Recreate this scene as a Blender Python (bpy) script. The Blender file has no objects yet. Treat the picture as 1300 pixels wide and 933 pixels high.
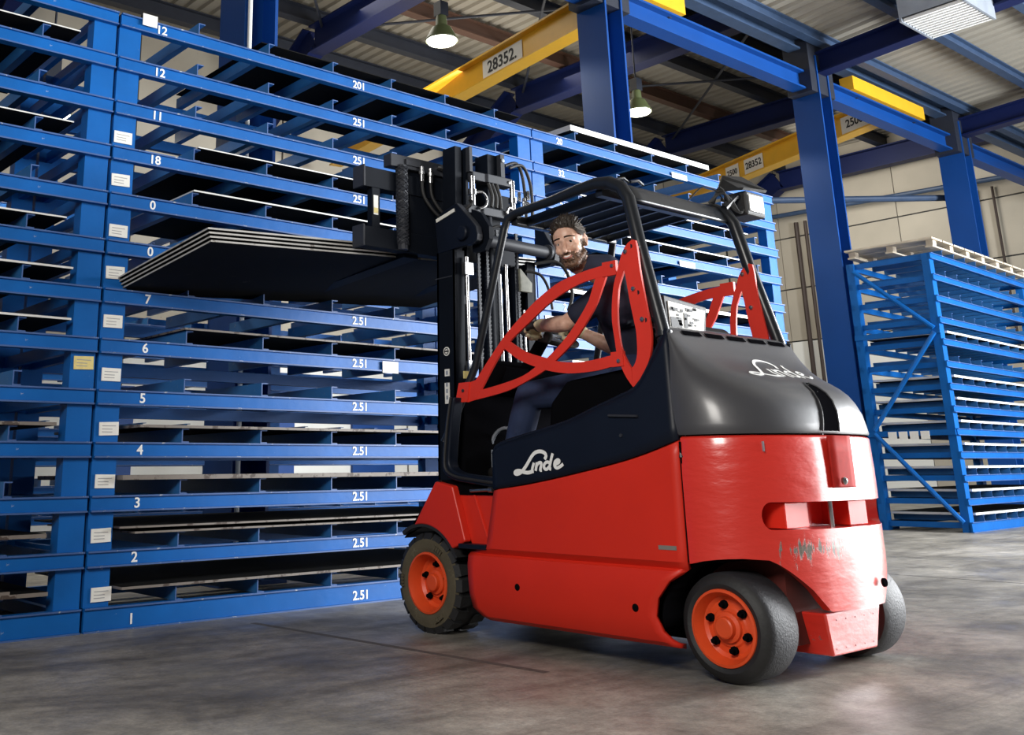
import bpy, bmesh, math, random
from mathutils import Vector, Matrix
from math import sin, cos, pi, sqrt, atan2
random.seed(7)
C = bpy.context.scene.collection
SC = bpy.context.scene

# ------------------------------------------------------------------ camera
EYE = Vector((0, 0, 0.82))
def camera():
    pit, roll, ya = 0.26756, -0.0105132, 0.895107
    yb = ya - pi / 2
    P = Matrix(((1, 0, 0), (0, cos(pit), sin(pit)), (0, -sin(pit), cos(pit))))
    Q = Matrix(((cos(roll), -sin(roll), 0), (sin(roll), cos(roll), 0), (0, 0, 1)))
    M = Q @ P
    a = M @ Vector((sin(ya), 0, cos(ya)))
    b = M @ Vector((sin(yb), 0, cos(yb)))
    v = M @ Vector((0, -1, 0))
    right = Vector((a.x, b.x, v.x)); down = Vector((a.y, b.y, v.y)); fwd = Vector((a.z, b.z, v.z))
    cd = bpy.data.cameras.new('camera')
    cd.sensor_fit = 'HORIZONTAL'; cd.sensor_width = 36
    cd.lens = 1283.04 / 1300 * 36
    cd.shift_x = (650 - 488.41) / 1300
    cd.shift_y = (247.27 - 466.5) / 1300
    cd.clip_end = 200
    co = bpy.data.objects.new('camera', cd); C.objects.link(co)
    up = -down; back = -fwd
    co.matrix_world = Matrix(((right.x, up.x, back.x, EYE.x), (right.y, up.y, back.y, EYE.y), (right.z, up.z, back.z, EYE.z), (0, 0, 0, 1)))
    SC.camera = co
camera()

# ------------------------------------------------------------------ light
SC.view_settings.view_transform = 'Standard'
SC.view_settings.look = 'None'
SC.view_settings.gamma = 1
SC.view_settings.use_curve_mapping = False
SC.view_settings.exposure = 0.0
W = bpy.data.worlds.new('daylight'); SC.world = W
W.use_nodes = True
W.node_tree.nodes['Background'].inputs[0].default_value = (0.97, 0.98, 1.0, 1)
W.node_tree.nodes['Background'].inputs[1].default_value = 0.11
def area(name, loc, target, sx, sy, power, col=(1, 1, 1)):
    l = bpy.data.lights.new(name, 'AREA'); l.shape = 'RECTANGLE'; l.size = sx; l.size_y = sy
    l.energy = power; l.color = col
    o = bpy.data.objects.new(name, l); C.objects.link(o); o.location = loc
    o.rotation_euler = (Vector(target) - Vector(loc)).to_track_quat('-Z', 'Y').to_euler()
    return o
area('strobe_softbox', (-1.4, 0.4, 3.6), (3.9, 4.0, 1.1), 1.6, 1.6, 260, (1, 0.96, 0.90))
area('open_gate_daylight', (11.8, -1.9, 2.05), (4.5, 0.6, 2.05), 8.4, 4.0, 1500, (0.98, 0.99, 1))
area('right_rack_fill', (15.5, -2.2, 4.0), (12.0, 5.8, 1.8), 3.6, 3.0, 2400, (0.93, 0.97, 1))  # added area light to brighten the right-hand racks, no second gate built
area('near_ceiling_fill', (7.0, -1.0, 3.4), (12.0, 3.5, 7.5), 2.0, 2.0, 80, (1, 0.96, 0.88)).data.spread = 2.0  # added area light that brightens the camera-side ceiling
area('far_nave_top_light', (9.0, 11.4, 8.2), (9.0, 11.4, 0), 12, 1.6, 200, (1, 0.95, 0.84))  # unseen area light facing down over the far nave, no fixture built
area('far_roof_fill', (11.0, 11.6, 6.7), (11.0, 11.9, 9.0), 9.0, 2.0, 130, (1, 0.95, 0.84))  # added upward fill for the far nave roof, no lamp there
area('gable_wall_fill', (20.6, 11.3, 7.3), (24.6, 10.0, 4.5), 2.5, 2.5, 170, (1, 0.96, 0.88))  # added fill aimed at the gable wall, which has no window

# ------------------------------------------------------------------ materials
def new_mat(name):
    m = bpy.data.materials.new(name); m.use_nodes = True
    return m, m.node_tree.nodes, m.node_tree.links, m.node_tree.nodes['Principled BSDF']
def paint(name, col, rough=0.4, metal=0.0, wear=0.0, wear_col=(0.35, 0.33, 0.30), var=0.15, scale=6.0, bump=0.0, spec=0.5, coat=0.0, wscale=9.0):
    """paint with mild tone variation, worn patches and fine relief"""
    m, N, L, B = new_mat(name)
    B.inputs['Roughness'].default_value = rough; B.inputs['Metallic'].default_value = metal
    B.inputs['Specular IOR Level'].default_value = spec
    B.inputs['Coat Weight'].default_value = coat; B.inputs['Coat Roughness'].default_value = 0.2
    tc = N.new('ShaderNodeTexCoord')
    n1 = N.new('ShaderNodeTexNoise'); n1.inputs['Scale'].default_value = scale; n1.inputs['Detail'].default_value = 5
    L.new(tc.outputs['Object'], n1.inputs['Vector'])
    mx = N.new('ShaderNodeMix'); mx.data_type = 'RGBA'
    k = 1 - var
    mx.inputs[6].default_value = (col[0] * k, col[1] * k, col[2] * k, 1)
    mx.inputs[7].default_value = (min(1, col[0] * (1 + var)), min(1, col[1] * (1 + var)), min(1, col[2] * (1 + var)), 1)
    L.new(n1.outputs['Fac'], mx.inputs[0])
    out = mx.outputs[2]
    if wear > 0:
        n2 = N.new('ShaderNodeTexNoise'); n2.inputs['Scale'].default_value = wscale; n2.inputs['Detail'].default_value = 9; n2.inputs['Roughness'].default_value = 0.72
        L.new(tc.outputs['Object'], n2.inputs['Vector'])
        cr = N.new('ShaderNodeValToRGB')
        cr.color_ramp.elements[0].position = 0.74 - wear; cr.color_ramp.elements[1].position = 0.76 - wear
        L.new(n2.outputs['Fac'], cr.inputs[0])
        m2 = N.new('ShaderNodeMix'); m2.data_type = 'RGBA'
        L.new(cr.outputs[0], m2.inputs[0]); L.new(out, m2.inputs[6]); m2.inputs[7].default_value = (*wear_col, 1)
        out = m2.outputs[2]
    L.new(out, B.inputs['Base Color'])
    if bump > 0:
        n3 = N.new('ShaderNodeTexNoise'); n3.inputs['Scale'].default_value = scale * 5; n3.inputs['Detail'].default_value = 6
        L.new(tc.outputs['Object'], n3.inputs['Vector'])
        bp = N.new('ShaderNodeBump'); bp.inputs['Strength'].default_value = bump; bp.inputs['Distance'].default_value = 0.01
        L.new(n3.outputs['Fac'], bp.inputs['Height']); L.new(bp.outputs[0], B.inputs['Normal'])
    return m
def emit(name, col, s):
    m, N, L, B = new_mat(name)
    B.inputs['Base Color'].default_value = (*col, 1)
    B.inputs['Emission Color'].default_value = (*col, 1); B.inputs['Emission Strength'].default_value = s
    return m

BLUE = paint('blue_rack_paint', (0.004, 0.105, 0.38), 0.42, spec=0.25, wear=0.055, wear_col=(0.40, 0.46, 0.55), var=0.30, scale=3.5, bump=0.12, wscale=26)
LIP = paint('chipped_beam_edge', (0.05, 0.11, 0.29), 0.5, wear=0.14, wear_col=(0.42, 0.43, 0.44), var=0.3, scale=8, wscale=20)
RAILBLUE = paint('pale_blue_rail_paint', (0.03, 0.16, 0.42), 0.38, wear=0.08, wear_col=(0.30, 0.32, 0.36), var=0.25, scale=5)
COLBLUE = paint('deep_blue_column_paint', (0.004, 0.055, 0.25), 0.45, var=0.2, scale=1.5, spec=0.3)
NAVY = paint('navy_rafter_paint', (0.004, 0.010, 0.060), 0.5, var=0.2, scale=1.5, spec=0.25)
DARKSTEEL = paint('dark_roof_steel', (0.018, 0.022, 0.035), 0.5, var=0.3)
BLUESTEEL = paint('dull_blue_roof_steel', (0.035, 0.065, 0.13), 0.5, var=0.3)
GREYSTEEL = paint('grey_galvanised_steel', (0.30, 0.33, 0.38), 0.45, metal=0.2, var=0.25)
WHITE = paint('white_lettering', (0.86, 0.86, 0.84), 0.6, var=0.02)
BLACKINK = paint('black_lettering', (0.01, 0.01, 0.012), 0.6, var=0.02)
PAPER = paint('white_paper_card', (0.80, 0.79, 0.74), 0.7, var=0.06, scale=30)
YCARD = paint('yellowed_paper_card', (0.72, 0.60, 0.24), 0.7, var=0.2, scale=40)
YELLOW = paint('crane_yellow_paint', (0.78, 0.42, 0.02), 0.38, var=0.1)
SHEET = paint('mill_steel_sheet', (0.007, 0.007, 0.007), 0.75, wear=0.08, wear_col=(0.03, 0.025, 0.02), var=0.3, scale=4, spec=0.1)
EDGE = paint('rusty_sheet_edge', (0.20, 0.175, 0.155), 0.6, wear=0.2, wear_col=(0.07, 0.05, 0.04), var=0.25, scale=12)
EDGEM = paint('dull_sheet_edge', (0.40, 0.39, 0.37), 0.5, wear=0.16, wear_col=(0.16, 0.14, 0.12), var=0.3, scale=10)
EDGEW = paint('clean_sheet_edge', (0.72, 0.72, 0.70), 0.4, metal=0.1, var=0.1, scale=12)

# ------------------------------------------------------------------ helpers
def new_obj(name, verts, faces, mats, parent=None, smooth=False, off=None, fm=None):
    me = bpy.data.meshes.new(name)
    if off is None and parent is not None:
        off = ORG.get(parent.name, Vector((0, 0, 0)))
    if off is not None:
        verts = [(v[0] - off[0], v[1] - off[1], v[2] - off[2]) for v in verts]
    me.from_pydata([tuple(v) for v in verts], [], faces)
    if not isinstance(mats, (list, tuple)): mats = [mats]
    for m in mats: me.materials.append(m)
    if fm:
        for p, i in zip(me.polygons, fm): p.material_index = i
    bm = bmesh.new(); bm.from_mesh(me); bmesh.ops.recalc_face_normals(bm, faces=bm.faces); bm.to_mesh(me); bm.free()
    if smooth:
        for p in me.polygons: p.use_smooth = True
        if smooth != 'all':
            me.set_sharp_from_angle(angle=math.radians(smooth if smooth is not True else 40))
    o = bpy.data.objects.new(name, me); C.objects.link(o)
    if parent is not None:
        o.parent = parent
        ORG[o.name] = off if off is not None else Vector((0, 0, 0))
    return o
ORG = {}
def thing(name, label, cat, loc=(0, 0, 0), group=None, rotz=0):
    o = bpy.data.objects.new(name, None); C.objects.link(o)
    o.location = loc; o.rotation_euler = (0, 0, rotz); o.empty_display_size = 0.1
    ORG[o.name] = Vector(loc)
    o['label'] = label; o['category'] = cat
    if group: o['group'] = group
    return o
def tag(o, label, cat, group=None):
    o['label'] = label; o['category'] = cat
    if group: o['group'] = group
    return o
def structure(o, label=None):
    o['kind'] = 'structure'
    if label: o['label'] = label
    return o
class MB:
    """collects shapes into one mesh"""
    def __init__(s): s.v = []; s.f = []; s.m = []
    def add(s, v, f, m=0):
        n = len(s.v); s.v += [tuple(q) for q in v]; s.f += [tuple(i + n for i in q) for q in f]; s.m += [m] * len(f); return s
    def box(s, lo, hi, m=0, R=None, piv=None):
        x0, y0, z0 = lo; x1, y1, z1 = hi
        v = [(x0, y0, z0), (x1, y0, z0), (x1, y1, z0), (x0, y1, z0), (x0, y0, z1), (x1, y0, z1), (x1, y1, z1), (x0, y1, z1)]
        if R is not None:
            p = Vector(piv); v = [tuple(R @ (Vector(q) - p) + p) for q in v]
        return s.add(v, [(0, 3, 2, 1), (4, 5, 6, 7), (0, 1, 5, 4), (1, 2, 6, 5), (2, 3, 7, 6), (3, 0, 4, 7)], m)
    def prism(s, pts, d, m=0):
        """closed outline pts (3D, planar) pushed along vector d"""
        n = len(pts); d = Vector(d)
        v = [tuple(p) for p in pts] + [tuple(Vector(p) + d) for p in pts]
        f = [tuple(range(n))[::-1], tuple(range(n, 2 * n))] + [(i, (i + 1) % n, n + (i + 1) % n, n + i) for i in range(n)]
        return s.add(v, f, m)
    def strip(s, A, B, d, m=0):
        """band between polylines A and B thickened along d"""
        n = len(A); d = Vector(d)
        v = [tuple(p) for p in A] + [tuple(p) for p in B] + [tuple(Vector(p) + d) for p in A] + [tuple(Vector(p) + d) for p in B]
        f = []
        for i in range(n - 1):
            f.append((i, i + 1, n + i + 1, n + i)); f.append((2 * n + i, 3 * n + i, 3 * n + i + 1, 2 * n + i + 1))
            f.append((i, 2 * n + i, 2 * n + i + 1, i + 1)); f.append((n + i, n + i + 1, 3 * n + i + 1, 3 * n + i))
        f.append((0, n, 3 * n, 2 * n)); f.append((n - 1, 3 * n - 1, 4 * n - 1, 2 * n - 1))
        return s.add(v, f, m)
    def tube(s, pts, r, seg=10, m=0, cap=True):
        pts = [Vector(p) for p in pts]; n = len(pts)
        rr = r if isinstance(r, (list, tuple)) else [r] * n
        v = []; up = None
        for i, p in enumerate(pts):
            t = ((pts[min(i + 1, n - 1)] - p).normalized() + (p - pts[max(i - 1, 0)]).normalized()).normalized()
            if up is None:
                a = Vector((0, 0, 1)) if abs(t.z) < 0.9 else Vector((1, 0, 0))
                up = (a - t * a.dot(t)).normalized()
            else:
                up = (up - t * up.dot(t)).normalized()
            w = t.cross(up)
            for k in range(seg):
                an = 2 * pi * k / seg
                v.append(tuple(p + (up * cos(an) + w * sin(an)) * rr[i]))
        f = [(i * seg + k, i * seg + (k + 1) % seg, (i + 1) * seg + (k + 1) % seg, (i + 1) * seg + k) for i in range(n - 1) for k in range(seg)]
        if cap: f += [tuple(range(seg))[::-1], tuple(range((n - 1) * seg, n * seg))]
        return s.add(v, f, m)
    def lathe(s, prof, origin, axis, seg=32, m=0, ref=None):
        """profile [(radius, along axis)] spun round axis"""
        ax = Vector(axis).normalized(); o = Vector(origin)
        a = Vector(ref) if ref else (Vector((0, 0, 1)) if abs(ax.z) < 0.9 else Vector((1, 0, 0)))
        u = (a - ax * a.dot(ax)).normalized(); w = ax.cross(u); n = len(prof); v = []
        for k in range(seg):
            an = 2 * pi * k / seg; d = u * cos(an) + w * sin(an)
            v += [tuple(o + ax * h + d * r) for r, h in prof]
        f = [(k * n + i, k * n + i + 1, ((k + 1) % seg) * n + i + 1, ((k + 1) % seg) * n + i) for k in range(seg) for i in range(n - 1)]
        return s.add(v, f, m)
    def sweep(s, prof, p0, p1, U, V, m=0):
        """closed 2D profile [(u, v)] swept straight from p0 to p1"""
        U = Vector(U); V = Vector(V); n = len(prof)
        v = [tuple(Vector(p) + U * a + V * b) for p in (p0, p1) for a, b in prof]
        f = [(i, (i + 1) % n, n + (i + 1) % n, n + i) for i in range(n)] + [tuple(range(n))[::-1], tuple(range(n, 2 * n))]
        return s.add(v, f, m)
    def build(s, name, mats, parent=None, smooth=False, off=None):
        return new_obj(name, s.v, s.f, mats, parent, smooth, off, s.m)
def smoothline(pts, n=6):
    """Catmull-Rom through the points"""
    P = [Vector(p) for p in pts]; out = []
    for i in range(len(P) - 1):
        a, b, c, d = P[max(i - 1, 0)], P[i], P[i + 1], P[min(i + 2, len(P) - 1)]
        for k in range(n):
            t = k / n
            out.append(0.5 * ((2 * b) + (c - a) * t + (2 * a - 5 * b + 4 * c - d) * t * t + (3 * b - a - 3 * c + d) * t ** 3))
    out.append(P[-1]); return out
def resample(pts, n):
    P = [Vector(p) for p in pts]; L = [0]
    for i in range(1, len(P)): L.append(L[-1] + (P[i] - P[i - 1]).length)
    out = []
    for k in range(n):
        t = L[-1] * k / (n - 1); i = 0
        while i < len(P) - 2 and L[i + 1] < t: i += 1
        out.append(P[i].lerp(P[i + 1], (t - L[i]) / max(1e-9, L[i + 1] - L[i])))
    return out
def dup(o, parent=None, loc=None, name=None):
    c = o.copy(); C.objects.link(c)
    if name: c.name = name
    if parent is not None: c.parent = parent
    if loc is not None: c.location = loc
    return c
FONT_CACHE = {}
def lettering(txt, size, loc, right, up, mat, parent, name='lettering', depth=0.0015, align='CENTER', shear=0.0):
    """flat raised letters whose reading direction is right and whose height runs along up"""
    key = (txt, size, mat.name, align, shear)
    if key not in FONT_CACHE:
        cu = bpy.data.curves.new(name, 'FONT'); cu.body = txt; cu.size = size; cu.extrude = depth
        cu.align_x = align; cu.align_y = 'CENTER'; cu.shear = shear; cu.offset = size * 0.018
        cu.materials.append(mat); FONT_CACHE[key] = cu
    o = bpy.data.objects.new(name, FONT_CACHE[key]); C.objects.link(o)
    r = Vector(right).normalized(); u = Vector(up).normalized(); n = r.cross(u)
    o.parent = parent
    p = Vector(loc) - ORG.get(parent.name, Vector((0, 0, 0)))
    o.matrix_local = Matrix(((r.x, u.x, n.x, p.x), (r.y, u.y, n.y, p.y), (r.z, u.z, n.z, p.z), (0, 0, 0, 1)))
    return o
_old_lettering = lettering
def lettering(txt, size, loc, right, up, mat, parent, name='lettering', depth=0.0015, align='CENTER', shear=0.0):
    key = ('mesh', txt, size, mat.name)
    if key not in FONT_CACHE:
        o = _old_lettering(txt, size, loc, right, up, mat, parent, name, depth, align, shear)
        bpy.context.view_layer.update()
        FONT_CACHE[key] = bpy.data.meshes.new_from_object(o.evaluated_get(bpy.context.evaluated_depsgraph_get()))
        bpy.data.objects.remove(o)
    c = bpy.data.objects.new(name, FONT_CACHE[key]); C.objects.link(c); c.parent = parent
    r = Vector(right).normalized(); u = Vector(up).normalized(); n = r.cross(u)
    q = Vector(loc) - ORG.get(parent.name, Vector((0, 0, 0)))
    c.matrix_local = Matrix(((r.x, u.x, n.x, q.x), (r.y, u.y, n.y, q.y), (r.z, u.z, n.z, q.z), (0, 0, 0, 1)))
    return c
# ================================================================== the hall
def floor():
    m, N, L, B = new_mat('worn_concrete')
    tc = N.new('ShaderNodeTexCoord')
    def noise(sc, det, rough=0.6, dist=0.0, stretch=None):
        mp = N.new('ShaderNodeMapping'); mp.inputs['Scale'].default_value = stretch or (1, 1, 1)
        mp.inputs['Rotation'].default_value = (0, 0, 0.35)
        L.new(tc.outputs['Object'], mp.inputs[0])
        n = N.new('ShaderNodeTexNoise'); n.inputs['Scale'].default_value = sc; n.inputs['Detail'].default_value = det
        n.inputs['Roughness'].default_value = rough; n.inputs['Distortion'].default_value = dist
        L.new(mp.outputs[0], n.inputs['Vector']); return n.outputs['Fac']
    def ramp(fac, stops):
        r = N.new('ShaderNodeValToRGB'); L.new(fac, r.inputs[0])
        e = r.color_ramp.elements
        e[0].position, e[0].color = stops[0][0], (*stops[0][1], 1); e[1].position, e[1].color = stops[-1][0], (*stops[-1][1], 1)
        for p, c in stops[1:-1]:
            q = e.new(p); q.color = (*c, 1)
        return r.outputs[0]
    def mix(a, b, fac, mode='MULTIPLY'):
        x = N.new('ShaderNodeMix'); x.data_type = 'RGBA'; x.blend_type = mode
        L.new(a, x.inputs[6]); L.new(b, x.inputs[7])
        if isinstance(fac, float): x.inputs[0].default_value = fac
        else: L.new(fac, x.inputs[0])
        return x.outputs[2]
    base = ramp(noise(0.8, 9, 0.66, 0.5), [(0.30, (0.15, 0.138, 0.118)), (0.5, (0.31, 0.29, 0.255)), (0.72, (0.52, 0.49, 0.44))])
    fine = ramp(noise(9, 12, 0.78), [(0.30, (0.45, 0.45, 0.44)), (0.68, (1.25, 1.22, 1.18))])
    col = mix(base, fine, 0.9)
    grit = ramp(noise(70, 6, 0.7), [(0.3, (0.7, 0.7, 0.7)), (0.7, (1.2, 1.2, 1.2))])
    col = mix(col, grit, 0.8)
    streak = ramp(noise(1.1, 10, 0.7, 1.0, (0.4, 1.7, 1)), [(0.38, (0.45, 0.44, 0.43)), (0.56, (1, 1, 1))])
    col = mix(col, streak, 0.8)
    spot = ramp(noise(38, 3, 0.5), [(0.73, (1, 1, 1)), (0.76, (0.35, 0.35, 0.35))])
    col = mix(col, spot, 0.7)
    L.new(col, B.inputs['Base Color'])
    rr = ramp(noise(2.2, 6), [(0.3, (0.32, 0.32, 0.32)), (0.7, (0.6, 0.6, 0.6))]); L.new(rr, B.inputs['Roughness'])
    bp = N.new('ShaderNodeBump'); bp.inputs['Strength'].default_value = 0.25; bp.inputs['Distance'].default_value = 0.006
    L.new(noise(30, 9, 0.7), bp.inputs['Height']); L.new(bp.outputs[0], B.inputs['Normal'])
    o = MB().box((-14, -14, -0.3), (30, 15.6, 0)).build('floor', m)
    structure(o)
    # saw-cut joints of the slab, filled dark
    jm = paint('joint_filler', (0.05, 0.05, 0.05), 0.8)
    tm = paint('dark_tyre_mark', (0.11, 0.10, 0.09), 0.7, var=0.5, scale=30)
    structure(MB().prism([(3.24, 5.3, 0.0004), (3.28, 5.3, 0.0004), (3.43, 3.2, 0.0004), (3.39, 3.2, 0.0004)], (0, 0, 0.0006)).build('trim_22', tm))
    for i, (lo, hi) in enumerate((((-14, 1.36, -0.001), (30, 1.372, 0.0012)), ((8.4, -14, -0.001), (8.412, 5.4, 0.0012)))):
        structure(MB().box(lo, hi).build('trim_%d' % (i + 20), jm))
floor()

WALLM = paint('beige_wall_panel', (0.42, 0.38, 0.31), 0.7, wear=0.05, wear_col=(0.22, 0.20, 0.17), var=0.18, scale=1.2)
WALLD = paint('panel_joint', (0.05, 0.05, 0.05), 0.8)
WALLW = paint('white_wall_panel', (0.80, 0.80, 0.76), 0.6, var=0.06, scale=2)
ROOFM = paint('grey_trapezoid_deck', (0.31, 0.285, 0.24), 0.6, wear=0.04, wear_col=(0.25, 0.24, 0.22), var=0.2, scale=0.9)
GX = 24.6
def walls():
    # gable wall far right: horizontal cladding panels as pieces
    o = structure(MB().box((GX, -14, 0), (GX + 0.25, 15.6, 9.2)).build('wall_right', WALLD))
    ORG[o.name] = Vector((0, 0, 0))
    zs = [0, 1.3, 2.6, 3.95, 5.3, 6.65, 8.0, 9.2]
    ys = [-2, 1.2, 4.4, 7.6, 10.8, 13.9, 15.5]
    proto = {}
    for i in range(len(zs) - 1):
        for j in range(len(ys) - 1):
            h = zs[i + 1] - zs[i] - 0.035; w = ys[j + 1] - ys[j] - 0.02
            k = (round(h, 3), round(w, 3), i < 3 and j == 4)
            if k not in proto:
                q = new_obj('panel', *MBR((-0.04, 0, 0), (0, w, h)), WALLW if k[2] else WALLM, o); proto[k] = q
            else:
                q = dup(proto[k], o)
            q.location = (GX, ys[j], zs[i] + 0.015)
    # long back wall behind the second nave
    o = structure(MB().box((-14, 15.6, 0), (30, 15.85, 9.2)).build('wall_back', WALLD))
    ORG[o.name] = Vector((0, 0, 0))
    proto = {}
    zs = [0, 1.1, 2.7, 4.4, 6.0, 7.6, 9.2]
    for i in range(len(zs) - 1):
        for j in range(14):
            h = zs[i + 1] - zs[i] - 0.04; lit = i == 1
            k = (round(h, 3), lit)
            if k not in proto:
                q = new_obj('panel', *MBR((0, -0.04, 0), (2.96, 0, h)), WALLW if i < 2 else WALLM, o); proto[k] = q
            else:
                q = dup(proto[k], o)
            q.location = (-14 + 3.0 * j, 15.6, zs[i] + 0.02)
    # dark doors and goods low down along the back wall
    for i, x in enumerate((6.2, 9.3, 11.6, 14.4)):
        structure(MB().box((x, 15.5, 0), (x + 1.0, 15.56, 2.2 + 0.2 * (i % 2))).build('door_%d' % (i + 1), COLBLUE))
def MBR(lo, hi):
    b = MB().box(lo, hi); return b.v, b.f
walls()

def roof():
    # trapezoid deck over each nave: ribs run across the purlins
    def deck(name, y0, y1, z0, z1, x0, x1, pitch=0.25):
        n = int((x1 - x0) / pitch); prof = []
        for i in range(n):
            x = x0 + i * pitch
            prof += [(x, 0), (x + 0.13, 0), (x + 0.16, 0.05), (x + 0.22, 0.05)]
        v = []
        for (y, z) in ((y0, z0), (y1, z1)): v += [(x, y, z + h) for x, h in prof]
        m = len(prof)
        f = [(i, i + 1, m + i + 1, m + i) for i in range(m - 1)]
        return structure(new_obj(name, v, f, ROOFM))
    deck('ceiling', -3.0, 7.25, 7.95, 7.22, 2.0, 27.0)
    deck('ceiling_back', 7.35, 15.6, 8.75, 8.75, -9.0, 27.0)
    IPROF = lambda w, h, t=0.03: [(-w, 0), (w, 0), (w, t), (t / 2, t), (t / 2, h - t), (w, h - t), (w, h), (-w, h), (-w, h - t), (-t / 2, h - t), (-t / 2, t), (-w, t)]
    k = 1
    def beam(p0, p1, w, h, mat, t=0.03):
        nonlocal k
        d = (Vector(p1) - Vector(p0)).normalized(); s = d.cross(Vector((0, 0, 1))).normalized(); u = s.cross(d)
        o = structure(MB().sweep(IPROF(w, h, t), p0, p1, s, u).build('trim_%d' % k, mat)); k += 1; return o
    # rafters of the camera-side nave, one at each column
    for x in (4.3, 9.3, 14.3, 19.3):
        beam((x, 7.2, 6.62), (x, -3, 7.2), 0.12, 0.34, NAVY)
    # purlins of the camera-side nave
    for i in range(6):
        y = 7.0 - 1.15 * i
        beam((2, y, 7.04 + 0.0715 * (7.25 - y)), (26, y, 7.04 + 0.0715 * (7.25 - y)), 0.07, 0.17, BLUESTEEL, 0.02)
    # rafters and purlins of the far nave
    for x in (4.3, 9.3, 14.3, 19.3, 24.2):
        beam((x, 7.4, 7.85), (x, 13.5, 7.85), 0.15, 0.5, NAVY)
        beam((x, 13.4, 7.9), (x, 15.55, 6.6), 0.15, 0.55, NAVY)
    for i in range(6):
        y = 8.1 + 1.35 * i
        beam((-8, y, 8.4), (26, y, 8.4), 0.09, 0.28, DARKSTEEL if i % 3 else paint('rusty_purlin_%d' % i, (0.09, 0.045, 0.03), 0.6), 0.02)
    # diagonal bracing rods
    for a, b in (((4.3, 7.6, 8.3), (9.3, 13.3, 8.3)), ((9.3, 7.6, 8.3), (4.3, 13.3, 8.3)), ((9.3, 7.6, 8.25), (14.3, 13.3, 8.25)), ((14.3, 7.6, 8.25), (9.3, 13.3, 8.25)), ((14.3, 7.6, 8.25), (19.3, 13.3, 8.25)), ((19.3, 7.6, 8.2), (14.3, 13.3, 8.2))):
        structure(MB().tube([a, b], 0.025, 8).build('trim_%d' % k, DARKSTEEL)); k += 1
    # eaves beam and crane runway on the column row
    beam((2.0, 7.3, 7.0), (25, 7.3, 7.0), 0.1, 0.2, BLUESTEEL)
    for i, (x0, x1) in enumerate(((4.5, 9.12), (9.48, 14.12), (14.48, 19.12), (19.48, 24.4))):
        o = beam((x0, 7.3, 6.35), (x1, 7.3, 6.35), 0.11, 0.30, COLBLUE)
        o['label'] = 'blue crane runway beam between the columns'
    for x in (9.3, 14.3, 19.3):
        structure(MB().box((x - 0.34, 7.1, 6.3), (x + 0.34, 7.5, 7.2)).build('trim_%d' % k, DARKSTEEL)); k += 1
    structure(MB().box((4.3, 7.27, 6.65), (25, 7.33, 6.70)).build('trim_%d' % k, EDGE)); k += 1
    # pipes and rails on the gable wall
    for y, z0, z1, r in ((9.0, 3.2, 6.9, 0.06), (8.6, 3.2, 6.9, 0.03), (13.35, 2.0, 7.0, 0.06), (13.1, 2.0, 7.0, 0.045)):
        structure(MB().tube([(GX - 0.12, y, z0), (GX - 0.12, y, z1)], r, 8).build('trim_%d' % k, paint('dark_pipe_%d' % k, (0.04, 0.025, 0.02), 0.6))); k += 1
    for p in ([(GX - 0.3, 7.8, 7.0), (GX - 0.3, 14.5, 7.25)], [(19.4, 7.6, 5.6), (16.4, 9.6, 5.5)]):
        structure(MB().tube(p, 0.06, 10).build('trim_%d' % k, BLUESTEEL)); k += 1
roof()

def columns():
    where = {4.3: 'blue steel column rising behind the rack left of the lamps', 9.3: 'wide blue steel column between the two yellow crane girders',
             14.3: 'tall blue steel column behind the forklift hood, left of the far rack', 19.3: 'blue steel column behind the far rack with the wooden top', -0.7: 'blue steel column behind the left end of the numbered rack'}
    for x in (-0.7, 4.3, 9.3, 14.3, 19.3):
        t = thing('steel_column', where[x], 'column', (x, 7.3, 0), 'blue columns of the hall')
        t['kind'] = 'structure'
        w, h, tk = 0.17, 0.22, 0.03
        MB().box((x - w, 7.3 - h, 0), (x - w + tk, 7.3 + h, 6.9)).build('flange', COLBLUE, t)
        MB().box((x + w - tk, 7.3 - h, 0), (x + w, 7.3 + h, 6.9)).build('flange', COLBLUE, t)
        MB().box((x - w + tk, 7.29, 0), (x + w - tk, 7.31, 6.9)).build('web', COLBLUE, t)
        MB().box((x - 0.3, 7.0, 0), (x + 0.3, 7.6, 0.03)).build('base_plate', COLBLUE, t)
        if x == 4.3:
            MB().tube([(x - 0.13, 7.06, 0.03), (x - 0.13, 7.06, 6.8)], 0.02, 8).build('cable_pipe', WHITE, t)
columns()

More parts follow.
